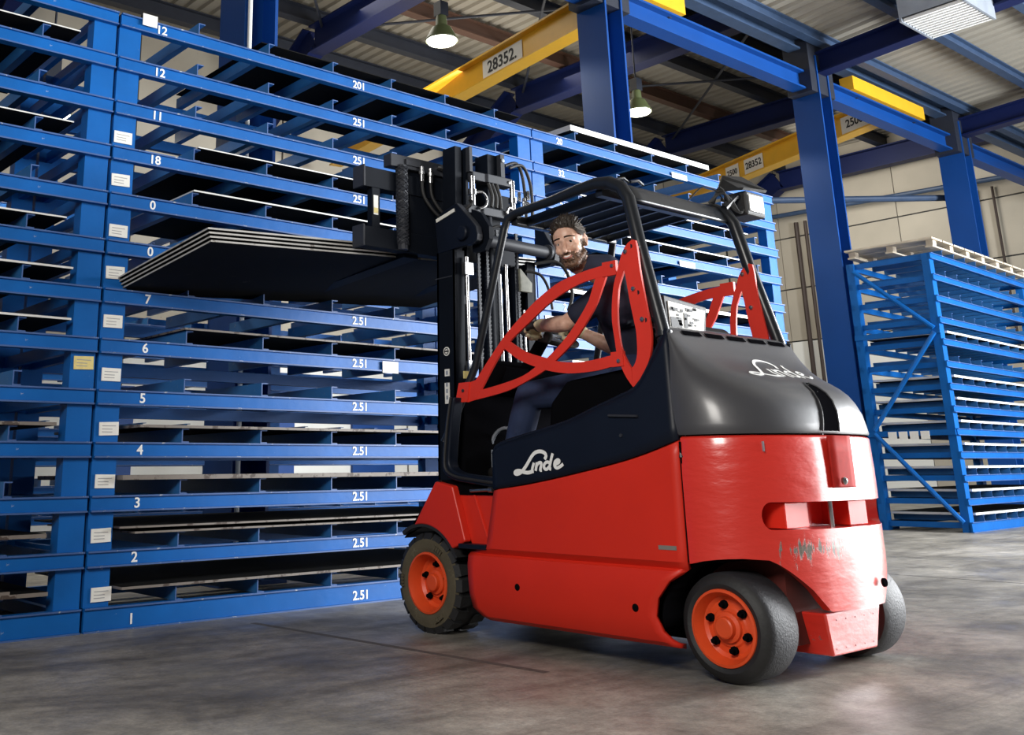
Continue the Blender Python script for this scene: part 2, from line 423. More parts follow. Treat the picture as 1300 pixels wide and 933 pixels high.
def cranes():
    def girder(p0, p1, lab, txt, ft, fw):
        p0 = Vector(p0); p1 = Vector(p1); d = (p1 - p0).normalized(); s = d.cross(Vector((0, 0, 1))).normalized(); u = Vector((0, 0, 1))
        t = thing('overhead_crane', lab, 'crane', p0)
        b = MB().sweep([(-0.13, 0), (0.13, 0), (0.13, 0.025), (0.02, 0.025), (0.02, 0.40), (0.13, 0.40), (0.13, 0.43), (-0.13, 0.43), (-0.13, 0.40), (-0.02, 0.40), (-0.02, 0.025), (-0.13, 0.025)], p0, p1, s, u).build('girder', YELLOW, t)
        MB().box((p0.x - 1.25, 7.18, 6.70), (p0.x + 1.25, 7.40, 6.93)).build('end_carriage', YELLOW, t)
        for q in (-1.0, 1.0):
            MB().lathe([(0.0, -0.05), (0.09, -0.05), (0.09, 0.05), (0, 0.05)], (p0.x + q, 7.3, 6.70), (0, 1, 0), 14).build('wheel', DARKSTEEL, t)
        for dist, tx, sz, ww in txt:
            c = p0 + d * dist + u * 0.215 - s * 0.027
            pl = MB().prism([c + d * (-ww / 2) + u * (-0.15), c + d * (ww / 2) + u * (-0.15), c + d * (ww / 2) + u * 0.15, c + d * (-ww / 2) + u * 0.15], -s * 0.006).build('sign_plate', PAPER, t)
            lettering(tx, sz, c - s * 0.010, -d, u, BLACKINK, pl, 'sign_text')
        return t
    girder((9.72, 7.45, 6.42), (10.75, 14.9, 6.42), 'yellow crane girder with a white number plate, left of the wide column', [(2.25, '28352.', 0.26, 0.95)], 0, 0)
    girder((16.72, 7.45, 6.42), (19.3, 14.9, 6.42), 'yellow crane girder right of the wide column, above the far rack', [(0.45, '2500', 0.2, 0.62), (3.1, '28352', 0.19, 0.55), (3.75, '2500', 0.16, 0.4)], 0, 0)
cranes()

def lamps():
    glow = emit('lamp_glow', (1.0, 0.97, 0.80), 9)
    shade = paint('olive_lamp_shade', (0.10, 0.12, 0.05), 0.4)
    for x, y, z, lab in ((8.42, 9.25, 6.36, 'lit high bay lamp hanging left of the yellow crane girder'), (12.56, 9.25, 6.26, 'lit high bay lamp hanging right of the wide blue column'), (3.24, 9.25, 4.2, 'lit lamp seen through the gap left of the rack posts')):
        t = thing('pendant_lamp', lab, 'lamp', (x, y, z), 'high bay lamps')
        MB().lathe([(0.0, 0.36), (0.07, 0.36), (0.08, 0.22), (0.13, 0.19), (0.22, 0.02), (0.215, 0.0), (0.20, 0.02), (0.12, 0.17), (0, 0.18)], (x, y, z), (0, 0, 1), 24).build('shade', shade, t, 30)
        MB().lathe([(0, -0.05), (0.11, -0.045), (0.19, -0.015), (0.205, 0.015), (0, 0.03)], (x, y, z), (0, 0, 1), 24).build('diffuser', glow, t, 40)
        MB().box((x - 0.07, y - 0.07, z + 0.36), (x + 0.07, y + 0.07, z + 0.56)).build('ballast_box', DARKSTEEL, t)
        MB().tube([(x, y, z + 0.56), (x, y, 8.45)], 0.012, 6).build('hanger', DARKSTEEL, t)
        l = bpy.data.lights.new('lamp_light', 'SPOT'); l.energy = 260; l.color = (1, 0.95, 0.78); l.spot_size = 2.6; l.shadow_soft_size = 0.15
        lo = bpy.data.objects.new('lamp_light', l); C.objects.link(lo); lo.location = (0, 0, -0.08); lo.parent = t
    # hot air heater under the roof
    t = thing('air_heater', 'grey ceiling heater with a louvred front, top right corner', 'heater', (13.2, 5.0, 6.7))
    x, y, z = 13.35, 5.0, 6.62
    MB().box((x - 0.1, y - 0.42, z + 0.02), (x + 0.85, y + 0.42, z + 0.5)).build('casing', GREYSTEEL, t)
    MB().box((x - 0.09, y - 0.41, z + 0.012), (x + 0.84, y + 0.41, z + 0.02)).build('dark_gap_plate', BLACKINK, t)  # added black plate, paints the dark gaps between the louvres
    for i in range(11):
        xx = x - 0.06 + 0.085 * i
        MB().box((xx, y - 0.38, z - 0.035), (xx + 0.035, y + 0.38, z + 0.01)).build('louvre', WHITE, t)
    MB().box((x - 0.1, y - 0.42, z - 0.04), (x + 0.85, y - 0.39, z + 0.02)).build('rim', GREYSTEEL, t)
    MB().box((x - 0.1, y + 0.39, z - 0.04), (x + 0.85, y + 0.42, z + 0.02)).build('rim', GREYSTEEL, t)
    for q in (0.1, 0.65):
        MB().tube([(x + q, y, z + 0.5), (x + q, y, 7.3)], 0.012, 6).build('hanger', DARKSTEEL, t)
lamps()

# ================================================================== racks
TOP = [0.126 + 0.2912 * k for k in range(13)]
PROTO = {}
def rack_bay(name_label, x0, x1, y0, depth, left_txt, right_txt, cards, rails, rot=0.0, endframe=False, org=None, right_x=4.235, lx=2.64):
    """one bay of the sheet rack, built with its front lower left corner at (x0, y0) and turned by rot about it"""
    t = thing('sheet_rack', name_label, 'rack', (x0, y0, 0), 'blue sheet steel racks', rot)
    ORG[t.name] = Vector((x0, y0, 0)); wd = x1 - x0
    z1 = TOP[12]
    def once(key, fn):
        if key in PROTO:
            o = dup(PROTO[key], t); return o
        o = fn(); PROTO[key] = o; return o
    w = 0.145
    for i, (xa, ya) in enumerate(((x0, y0 + 0.035), (x1 - w, y0 + 0.035), (x0, y0 + depth - 0.1), (x1 - w, y0 + depth - 0.1))):
        b = MB().sweep([(0, 0), (w, 0), (w, 0.10), (w - 0.012, 0.10), (w - 0.012, 0.012), (0.012, 0.012), (0.012, 0.10), (0, 0.10)], (xa, ya, 0), (xa, ya, z1 - 0.0), (1, 0, 0), (0, 1, 0))
        po = b.build('post', BLUE, t)
        if i == 0: front_post = po
    beams = []
    for k, z in enumerate(TOP):
        h = 0.087 if k else 0.126
        def mk():
            p = [(0, 0), (0.06, 0), (0.06, h), (0, h), (0, h - 0.009), (0.014, h - 0.011), (0.014, 0.011), (0, 0.009)]
            q = MB().sweep(p, (x0, y0, 0), (x1, y0, 0), (0, 1, 0), (0, 0, 1))
            q.m[3] = 1; q.m[7] = 1
            return q.build('front_beam', [BLUE, LIP], t)
        o = once(('fb', round(wd, 3), k == 0), mk); o.location = (0, 0, z - h); beams.append(o); ORG[o.name] = Vector((x0, y0, z - h))
        def mk2():
            return MB().sweep([(0, 0), (0.05, 0), (0.05, 0.08), (0, 0.08)], (x0, y0 + depth - 0.05, 0), (x1, y0 + depth - 0.05, 0), (0, 1, 0), (0, 0, 1)).build('back_beam', BLUE, t)
        o = once(('bb', round(wd, 3)), mk2); o.location = (0, 0, z - 0.085)
        # depth rails lie on the beams
        for j, rx in enumerate(rails):
            def mk3():
                hh, fl, tk = 0.082, 0.048, 0.007
                p = [(0, 0), (fl, 0), (fl, tk), (tk, tk), (tk, hh - tk), (fl, hh - tk), (fl, hh), (0, hh)]
                q = MB().sweep(p, (x0, y0 + 0.006, 0), (x0, y0 + depth - 0.02, 0), (1, 0, 0), (0, 0, 1))
                q.m[8] = 1
                return q.build('support_rail', [RAILBLUE, LIP], t)
            o = once(('rl', round(depth, 2)), mk3); o.location = (rx - x0, 0, z)
    # cross bars between front and back posts at both ends
    for xa in (x0 + 0.05, x1 - 0.1):
        for k, z in enumerate(TOP):
            def mk4():
                return MB().box((x0, y0 + 0.13, -0.075), (x0 + 0.04, y0 + depth - 0.1, -0.005)).build('end_bar', BLUE, t)
            o = once(('eb', round(depth, 2)), mk4); o.location = (xa - x0, 0, z)
    if endframe:
        for za, zb, s in ((0.12, 1.25, 0), (1.3, 2.55, 1), (2.6, 3.5, 0)):
            ya, yb = (y0 + 0.1, y0 + depth - 0.1) if s == 0 else (y0 + depth - 0.1, y0 + 0.1)
            MB().tube([(x0 - 0.02, ya, za), (x0 - 0.02, yb, zb)], 0.032, 8).build('brace', BLUE, t)
        for z in (1.28, 2.60):
            MB().box((x0 - 0.025, y0 + 0.03, z - 0.07), (x0 + 0.02, y0 + depth, z)).build('end_bar', BLUE, t)
        for j in range(4):
            ya = y0 + 0.35 + 0.14 * j
            MB().box((x0 - 0.034, ya, 1.165), (x0 - 0.026, ya + 0.11, 1.27)).build('label_card', PAPER, t)
    for k, s in enumerate(left_txt):
        if s: lettering(s, 0.078, (lx, y0 + 0.0125, (TOP[k] - 0.045) if k else 0.05), (1, 0, 0), (0, 0, 1), WHITE, beams[k], 'number')
    for k, s in enumerate(right_txt):
        if s: lettering(s, 0.078, (right_x, y0 + 0.0125, (TOP[k] - 0.045) if k else 0.05), (1, 0, 0), (0, 0, 1), WHITE, beams[k], 'number')
    for (cx, cz, mt) in cards:
        a = random.uniform(-0.04, 0.04); R = Matrix.Rotation(a, 3, 'Y')
        c = MB().box((cx - 0.058, y0 + 0.027, cz - 0.037), (cx + 0.058, y0 + 0.033, cz + 0.037), 0, R, (cx, y0 + 0.03, cz)).build('label_card', mt, t)
        PRINT.append((c, cx, y0 + 0.0268, cz, a))
    return t
PRINT = []
YF = 5.56
LT = ['1', '2', '3', '4', '5', '6', '7', '0', '0', '18', '11', '12', '12']
RT = ['2.51'] * 7 + ['251'] * 5 + ['201']
cards1 = [(2.463, 0.19), (2.442, 0.497), (2.446, 0.785), (2.451, 1.073), (2.445, 1.377), (2.436, 1.684), (2.432, 1.972), (2.435, 2.226), (2.43, 2.541), (2.429, 2.812)]
cards1 = [(a, b, PAPER) for a, b in cards1]
rail_x = [2.90 + 0.545 * i for i in range(6)]
bayA = rack_bay('long blue rack bay numbered 1 to 12, behind the forklift mast', 2.365, 6.065, YF, 1.4, LT, RT, cards1, rail_x)
bayB = rack_bay('blue rack bay cut off by the left edge of the photo', -1.355, 2.345, YF, 1.4, [''] * 13, [''] * 13, [(2.276, 1.435, YCARD)], [-0.85 + 0.545 * i for i in range(6)])
bayC = rack_bay('brightly lit blue rack bay behind the overhead guard of the forklift', 6.08, 9.78, YF, 1.4, [''] * 6 + ['20', '2 10', '20', '22', '21', '32', '20'], [''] * 12 + [''], [(6.2, 3.585, PAPER), (6.2, 2.0, PAPER)], [6.62 + 0.545 * i for i in range(6)], lx=6.42)
MB().box((2.50, YF - 0.004, 3.575), (2.60, YF - 0.0005, 3.655)).build('label_card', PAPER, bayA)
MB().box((4.42, YF - 0.004, 1.485), (4.56, YF - 0.0005, 1.565)).build('label_card', PAPER, bayA)
for z in (3.03, 2.16):
    MB().box((8.0, YF - 0.004, z - 0.055 + 0.55), (8.24, YF - 0.0005, z + 0.0 + 0.55)).build('label_card', PAPER, bayC)
RB = 0.056
rack_bay('blue rack in the row behind, seen through the gaps of the long numbered bay', 2.9, 6.6, 10.6, 1.2, [''] * 13, [''] * 13, [], [3.4 + 0.545 * i for i in range(6)])
rack_bay('blue rack in the row behind, seen through the gaps beside the mast', 6.7, 10.4, 10.6, 1.2, [''] * 13, [''] * 13, [], [7.2 + 0.545 * i for i in range(6)])
bayD = rack_bay('separate blue rack with a bare end frame and braces, far right', 14.178, 18.05, 5.864, 1.16, [''] * 13, [''] * 13, [], [14.178 + 0.42 + 0.42 * i for i in range(9)], RB, True)
for c, cx, cy, cz, a in PRINT:      # two rows of print on each card
    b = MB()
    for q in (0.016, -0.002, -0.018):
        b.box((cx - 0.042, cy - 0.0012, cz + q - 0.002), (cx + 0.02 + 0.02 * (q > 0), cy, cz + q + 0.002))
    b.build('print', paint('grey_print', (0.35, 0.35, 0.36), 0.7) if 'GP' not in PROTO else PROTO['GP'], c)

def sheets():
    words = ['lowest', 'second', 'third', 'fourth', 'fifth', 'sixth', 'seventh', 'eighth', 'ninth', 'tenth', 'eleventh', 'twelfth', 'topmost']
    def sheet(k, x0, x1, y0, y1, dz, th, edge, lab, grp, rot=0, piv=None):
        z = TOP[k] + 0.083 + dz
        b = MB()
        b.box((x0, y0, z), (x1, y1, z + th))
        b.m = [0, 0, 1, 1, 1, 1]
        o = b.build('steel_sheet', [SHEET, edge], None, off=((x0 + x1) / 2, (y0 + y1) / 2, z))
        o.location = ((x0 + x1) / 2, (y0 + y1) / 2, z)
        if rot:
            p = Vector((14.178, 5.864, 0)); v = Vector(o.location) - p
            o.location = Matrix.Rotation(rot, 3, 'Z') @ v + p; o.rotation_euler = (0, 0, rot)
        tag(o, lab, 'steel sheet', grp); return o
    g = 'steel sheets in the numbered rack bay'
    for k, x0, x1, dz, th, ed, what in ((0, 2.56, 5.4, 0, 0.014, EDGE, 'rust-edged steel sheet on level 1'), (1, 2.53, 5.7, 0.03, 0.011, EDGE, 'upper of two steel sheets on level 2'), (1, 2.62, 5.7, 0, 0.011, EDGE, 'lower of two steel sheets on level 2'),
                                       (2, 2.53, 5.9, 0, 0.026, EDGE, 'thick rusty steel plate on level 3'), (3, 2.62, 5.9, 0, 0.016, EDGE, 'thin rust-edged steel sheet on level 4'), (5, 2.88, 5.9, 0, 0.012, EDGE, 'steel sheet with a ragged edge on level 6'),
                                       (8, 2.90, 5.9, 0, 0.010, EDGEW, 'bright-edged steel sheet just above the sheets on the forks'), (9, 2.92, 5.9, 0, 0.008, EDGEW, 'bright-edged steel sheet on the beam marked 18'), (12, 3.40, 5.95, 0, 0.006, SHEET, 'dark steel sheet lying on the top level of the rack')):
        sheet(k, x0, x1, YF - 0.02 if k != 12 else YF + 0.03, YF + 1.3, dz, th, ed, what + ' of the numbered bay' if 'level' in what and 'rack' not in what else what, g)
    g = 'steel sheets in the left bay'
    for k, x0, x1, dz, th, ed in ((0, 0.3, 2.15, 0, 0.02, EDGE), (0, 0.1, 1.95, 0.02, 0.016, EDGE), (1, 0.2, 2.12, 0, 0.02, EDGE), (3, 0.2, 2.13, 0, 0.018, EDGE), (5, 0.1, 2.17, 0, 0.012, EDGEW), (6, 0.1, 2.16, 0, 0.012, EDGEW), (7, 0.1, 2.10, 0, 0.010, EDGEW), (9, 0.1, 2.10, 0, 0.008, EDGEW), (11, 0.1, 2.1, 0, 0.008, EDGEW)):
        sheet(k, x0, x1, YF - 0.01, YF + 1.3, dz, th, ed, ('%s steel sheet on the %s level of the left rack bay' % ('upper' if dz else 'ragged-edged' if k < 4 else 'bright-edged', words[k])), g)
    g = 'steel sheets in the brightly lit bay'
    for k, x0, x1, th in ((12, 6.55, 8.62, 0.05), (7, 6.4, 9.5, 0.03), (9, 6.4, 9.0, 0.012), (5, 6.4, 9.5, 0.02), (4, 6.4, 9.4, 0.03), (3, 6.4, 9.4, 0.014), (10, 6.5, 9.2, 0.01), (1, 6.4, 9.3, 0.02)):
        sheet(k, x0, x1, YF - 0.01, YF + 1.3, 0, th, EDGEW, 'white-edged steel sheet on the %s level of the brightly lit bay' % words[k], g)
    g = 'steel sheets in the far right rack'
    for k in (0, 1, 2, 3, 4, 5, 6, 8):
        sheet(k, 14.34, 17.9, 5.87, 6.95, 0, 0.03, EDGEW, 'bright-edged steel sheet on the %s level of the far right rack' % words[k], g, RB)
    # timber deck on the far right rack
    wood = paint('weathered_pale_timber', (0.55, 0.48, 0.38), 0.75, var=0.3, scale=8)
    darkw = paint('dark_plank', (0.07, 0.05, 0.04), 0.8, var=0.3)
    t = thing('timber_pallet', 'long weathered wooden pallet lying on top of the far right rack', 'pallet', (14.178, 5.864, TOP[12] + 0.083), None, RB)
    o0 = Vector((14.178, 5.864, TOP[12] + 0.083)); ORG[t.name] = o0
    def b(n, lo, hi, m=wood): return MB().box(Vector(lo) + o0, Vector(hi) + o0).build(n, m, t)
    for j in range(3): b('bottom_board', (0.05, -0.02 + 0.53 * j, 0), (3.85, 0.08 + 0.53 * j, 0.022))
    for i in range(7):
        for j in range(3): b('block', (0.1 + 0.61 * i, -0.01 + 0.53 * j, 0.022), (0.22 + 0.61 * i, 0.08 + 0.53 * j, 0.10))
    for i in range(10): b('deck_board', (0.0 + 0.4 * i, -0.04, 0.10), (0.36 + 0.4 * i, 1.16, 0.125), wood)
sheets()
# ================================================================== the forklift
CX = 4.30
RED = paint('forklift_red_paint', (0.64, 0.026, 0.012), 0.42, wear=0.02, wear_col=(0.22, 0.02, 0.012), wscale=24, var=0.10, scale=3, bump=0.04, spec=0.35)
GUARDRED = paint('guard_red_paint', (0.72, 0.035, 0.018), 0.5, wear=0.035, wear_col=(0.16, 0.03, 0.02), var=0.12, scale=9, wscale=16)
WHEELRED = paint('wheel_orange_red', (0.72, 0.075, 0.016), 0.45, wear=0.03, wear_col=(0.25, 0.05, 0.02), var=0.15, scale=10)
BLACK = paint('dark_plastic_cowl', (0.006, 0.009, 0.018), 0.42, spec=0.22, var=0.15, scale=5, bump=0.03)
HOODM = paint('charcoal_hood_cover', (0.050, 0.050, 0.057), 0.46, coat=0.5, wear=0.02, wear_col=(0.12, 0.12, 0.12), var=0.2, scale=4, bump=0.06)
TUBE = paint('black_tube_paint', (0.012, 0.014, 0.018), 0.3, wear=0.03, wear_col=(0.10, 0.10, 0.10), var=0.2, scale=20)
MAST = paint('mast_dark_steel', (0.005, 0.007, 0.012), 0.6, var=0.3, scale=6, spec=0.10)
MASTG = paint('mast_grey_steel', (0.030, 0.033, 0.042), 0.5, spec=0.25, wear=0.05, wear_col=(0.16, 0.16, 0.18), var=0.3, scale=14)
CHROME = paint('chromed_rod', (0.42, 0.42, 0.43), 0.25, metal=0.95, var=0.04)
RUBBER = paint('black_rubber', (0.016, 0.016, 0.017), 0.6, var=0.3, scale=14, bump=0.15)
DUSTY = paint('dusty_tyre_rubber', (0.085, 0.070, 0.042), 0.9, wear=0.12, wear_col=(0.13, 0.11, 0.07), var=0.35, scale=11, bump=0.3)
GREYRUB = paint('worn_grey_tread', (0.020, 0.020, 0.024), 0.6, var=0.3, scale=20, bump=0.3)
INNER = paint('black_interior', (0.004, 0.004, 0.005), 1.0, var=0.2, spec=0.0)

def cw_red():
    m, N, L, B = new_mat('counterweight_red_chipped')
    tc = N.new('ShaderNodeTexCoord')
    def noise(sc, det, rough, stretch=(1, 1, 1)):
        mp = N.new('ShaderNodeMapping'); mp.inputs['Scale'].default_value = stretch
        L.new(tc.outputs['Object'], mp.inputs[0])
        n = N.new('ShaderNodeTexNoise'); n.inputs['Scale'].default_value = sc; n.inputs['Detail'].default_value = det; n.inputs['Roughness'].default_value = rough
        L.new(mp.outputs[0], n.inputs[0]); return n.outputs['Fac']
    def math_(op, a, b=0.0, c=None):
        q = N.new('ShaderNodeMath'); q.operation = op
        for i, v in enumerate((a, b) if c is None else (a, b, c)):
            if isinstance(v, (int, float)): q.inputs[i].default_value = v
            else: L.new(v, q.inputs[i])
        return q.outputs[0]
    sp = N.new('ShaderNodeSeparateXYZ'); L.new(tc.outputs['Object'], sp.inputs[0])
    z = sp.outputs['Z']
    xm = N.new('ShaderNodeMapRange'); L.new(sp.outputs['X'], xm.inputs[0]); xm.inputs[1].default_value = -0.52; xm.inputs[2].default_value = -0.38
    # scraped band: centred at z 0.50, fading out within 0.11
    band = math_('SUBTRACT', 1.0, math_('MULTIPLY', math_('ABSOLUTE', math_('SUBTRACT', z, 0.505)), 9.0))
    band = math_('MULTIPLY', math_('MAXIMUM', band, 0.0), xm.outputs[0])
    scr = math_('MULTIPLY_ADD', band, 0.22, noise(20, 9, 0.75, (1.6, 1.6, 0.22)))
    cr = N.new('ShaderNodeValToRGB'); cr.color_ramp.elements[0].position = 0.70; cr.color_ramp.elements[1].position = 0.72; L.new(scr, cr.inputs[0])
    chip = N.new('ShaderNodeValToRGB'); chip.color_ramp.elements[0].position = 0.705; chip.color_ramp.elements[1].position = 0.715
    L.new(noise(9, 10, 0.7), chip.inputs[0])
    fac = math_('MAXIMUM', cr.outputs[0], chip.outputs[0])
    mx = N.new('ShaderNodeMix'); mx.data_type = 'RGBA'
    L.new(fac, mx.inputs[0]); mx.inputs[6].default_value = (0.70, 0.030, 0.018, 1); mx.inputs[7].default_value = (0.17, 0.145, 0.12, 1)
    L.new(mx.outputs[2], B.inputs['Base Color'])
    B.inputs['Roughness'].default_value = 0.36; B.inputs['Coat Weight'].default_value = 1.0; B.inputs['Coat Roughness'].default_value = 0.16
    bp = N.new('ShaderNodeBump'); bp.inputs['Strength'].default_value = 0.8; bp.inputs['Distance'].default_value = 0.006
    h = math_('MULTIPLY_ADD', noise(13, 4, 0.5, (0.7, 0.7, 1.8)), 1.0, math_('MULTIPLY', fac, -0.35))
    L.new(h, bp.inputs['Height']); L.new(bp.outputs[0], B.inputs['Normal'])
    return m
CWRED = cw_red()

T = thing('forklift', 'red and black counterbalance forklift with a driver, parked across the aisle', 'forklift', (CX, 3.3, 0))
def mirror(o, name=None):
    me = o.data.copy()
    for v in me.vertices: v.co.x = -v.co.x
    me.flip_normals()
    c = bpy.data.objects.new(name or o.name.split('.')[0], me); C.objects.link(c); c.parent = o.parent
    for md in o.modifiers:
        n = c.modifiers.new(md.name, md.type)
        for p in ('thickness', 'offset', 'width', 'segments', 'limit_method'):
            if hasattr(md, p): setattr(n, p, getattr(md, p))
    ORG[c.name] = ORG.get(o.name, Vector((0, 0, 0)))
    return c
def bevel(o, w=0.006, s=2):
    m = o.modifiers.new('Bevel', 'BEVEL'); m.width = w; m.segments = s; m.limit_method = 'ANGLE'; return o
def solid(o, t, off=-1):
    m = o.modifiers.new('Solidify', 'SOLIDIFY'); m.thickness = t; m.offset = off; return o
def grid(name, rows, mat, parent, smooth=35, close=False):
    n = len(rows[0]); v = [p for r in rows for p in r]
    f = [(i * n + j, i * n + (j + 1) % n, (i + 1) * n + (j + 1) % n, (i + 1) * n + j) for i in range(len(rows) - 1) for j in range(n if close else n - 1)]
    return new_obj(name, v, f, mat, parent, smooth)
def lerp(a, b, t): return a + (b - a) * t
def interp(x, xs, ys):
    if x <= xs[0]: return ys[0]
    for i in range(len(xs) - 1):
        if x <= xs[i + 1]: return lerp(ys[i], ys[i + 1], (x - xs[i]) / (xs[i + 1] - xs[i]))
    return ys[-1]

def side_panels():
    N = 26
    top = [(2.655, .930), (2.914, .858), (3.284, .789), (3.55, .748), (3.745, .727), (3.762, .722)]
    tp = resample([(0, y, z) for y, z in smoothline([(y, z, 0) for y, z in top], 5) for y, z in [(y, z)]] if False else [(0, p.x, p.y) for p in smoothline([(y, z, 0) for y, z in top], 5)], N)
    rows = []
    for t in (1.0, .985, .9, .75, .6, .45, .3, .15, 0.0):
        r = []
        for j in range(N):
            u = j / (N - 1); yb = lerp(2.659, 3.829, u); q = tp[j]
            y = lerp(yb, q.y, t); z = lerp(.453, q.z, t)
            x = 3.70 + (0.016 if t == 1.0 else 0.003 if t > .98 else 0)
            r.append((x, y, z))
        rows.append(r)
    zs = [.453, .42, .405, .37, .30, .23, .17, .135, .118, .112]
    xs = [3.70, 3.728, 3.708, 3.697, 3.694, 3.697, 3.708, 3.726, 3.75, 3.79]
    yf = [3.829, 3.972, 3.970, 3.964, 3.960, 3.955, 3.945, 3.90, 3.875, 3.86]
    yr = [2.659, 2.672, 2.70, 2.755, 2.814, 2.832, 2.810, 2.782, 2.764, 2.764]
    for z, x, a, b in zip(zs[1:], xs[1:], yf[1:], yr[1:]):
        rows.append([(x, lerp(b, a, j / (N - 1)), z) for j in range(N)])
    o = solid(grid('side_panel', rows, RED, T, 25), 0.02); o.modifiers[0].offset = 0
    b = MB()
    for (y, z) in ((3.62, .285), (2.93, .255)):
        b.lathe([(0, -.004), (.012, -.004), (.016, 0), (.016, .004), (0, .004)], (3.683, y, z), (1, 0, 0), 14)
    b.build('fixing_hole', INNER, o, 40)
    m = mirror(o)
    # worn pale mark beside the seam
    MB().box((3.688, 2.70, .495), (3.6895, 2.79, .512)).build('scuff_mark', EDGE, o)
    # fender: front facet, ridge, recessed panel
    fr = [(4.218, .767), (4.078, .745), (4.060, .690), (3.991, .472), (4.036, .458)]
    arch = [(4.33 + .298 * cos(a), .25 + .298 * sin(a)) for a in [math.radians(q) for q in range(142, 72, -6)]]
    arch = [(4.33 - .298 * cos(math.radians(q)), .25 + .298 * sin(math.radians(q))) for q in range(38, 106, 5)]
    pts = [(4.215, .768), (4.080, .745), (3.992, .474), (4.034, .455)] + [(y, z) for y, z in arch if y > 4.05] 
    pts = [p for p in pts]
    f = bevel(MB().prism([(3.70, y, z) for y, z in pts], (0.05, 0, 0)).build('front_fender', RED, T), .012, 3)
    mirror(f)
    r = MB().prism([(3.745, y, z) for y, z in ((4.09, .745), (3.74, .728), (3.815, .440), (3.98, .440))], (0.02, 0, 0)).build('step_recess', RED, T)
    mirror(r)
    e = MB().tube([(3.742, 3.955, .70), (3.742, 3.86, .475)], .007, 8).build('recess_rib', RED, T); mirror(e)
    s = bevel(MB().box((3.69, 3.835, .440), (3.79, 4.035, .464)).build('step_plate', BLACK, T), .004); mirror(s)
    h = MB().tube([(3.715, 3.955, .722), (3.715, 3.82, .728)], .008, 8).lathe([(0, 0), (.014, 0), (.014, .03), (0, .03)], (3.715, 3.79, .729), (0, 1, 0), 10).build('latch_rod', CHROME, T, 30)
    # rubber mudguard over the front wheel
    rows = []
    for q in range(28, 128, 8):
        a = math.radians(q); c0, s0 = -cos(a), sin(a)
        rows.append([(3.712, 4.33 + .285 * c0 * -1 * -1, .25 + .285 * s0)] if False else [(3.705, 4.33 - .285 * cos(a), .25 + .285 * sin(a)), (3.705, 4.33 - .305 * cos(a), .25 + .305 * sin(a)), (3.96, 4.33 - .305 * cos(a), .25 + .305 * sin(a)), (3.96, 4.33 - .285 * cos(a), .25 + .285 * sin(a))])
    mg = grid('mudguard', rows, RUBBER, T, 30, True)
    mirror(mg)
    fl = MB().prism([(3.72, y, z) for y, z in ((4.235, .765), (4.20, .775), (4.27, .56), (4.44, .525), (4.50, .47), (4.46, .50), (4.33, .54))], (.22, 0, 0)).build('mudguard', RUBBER, T); mirror(fl)
side_panels()

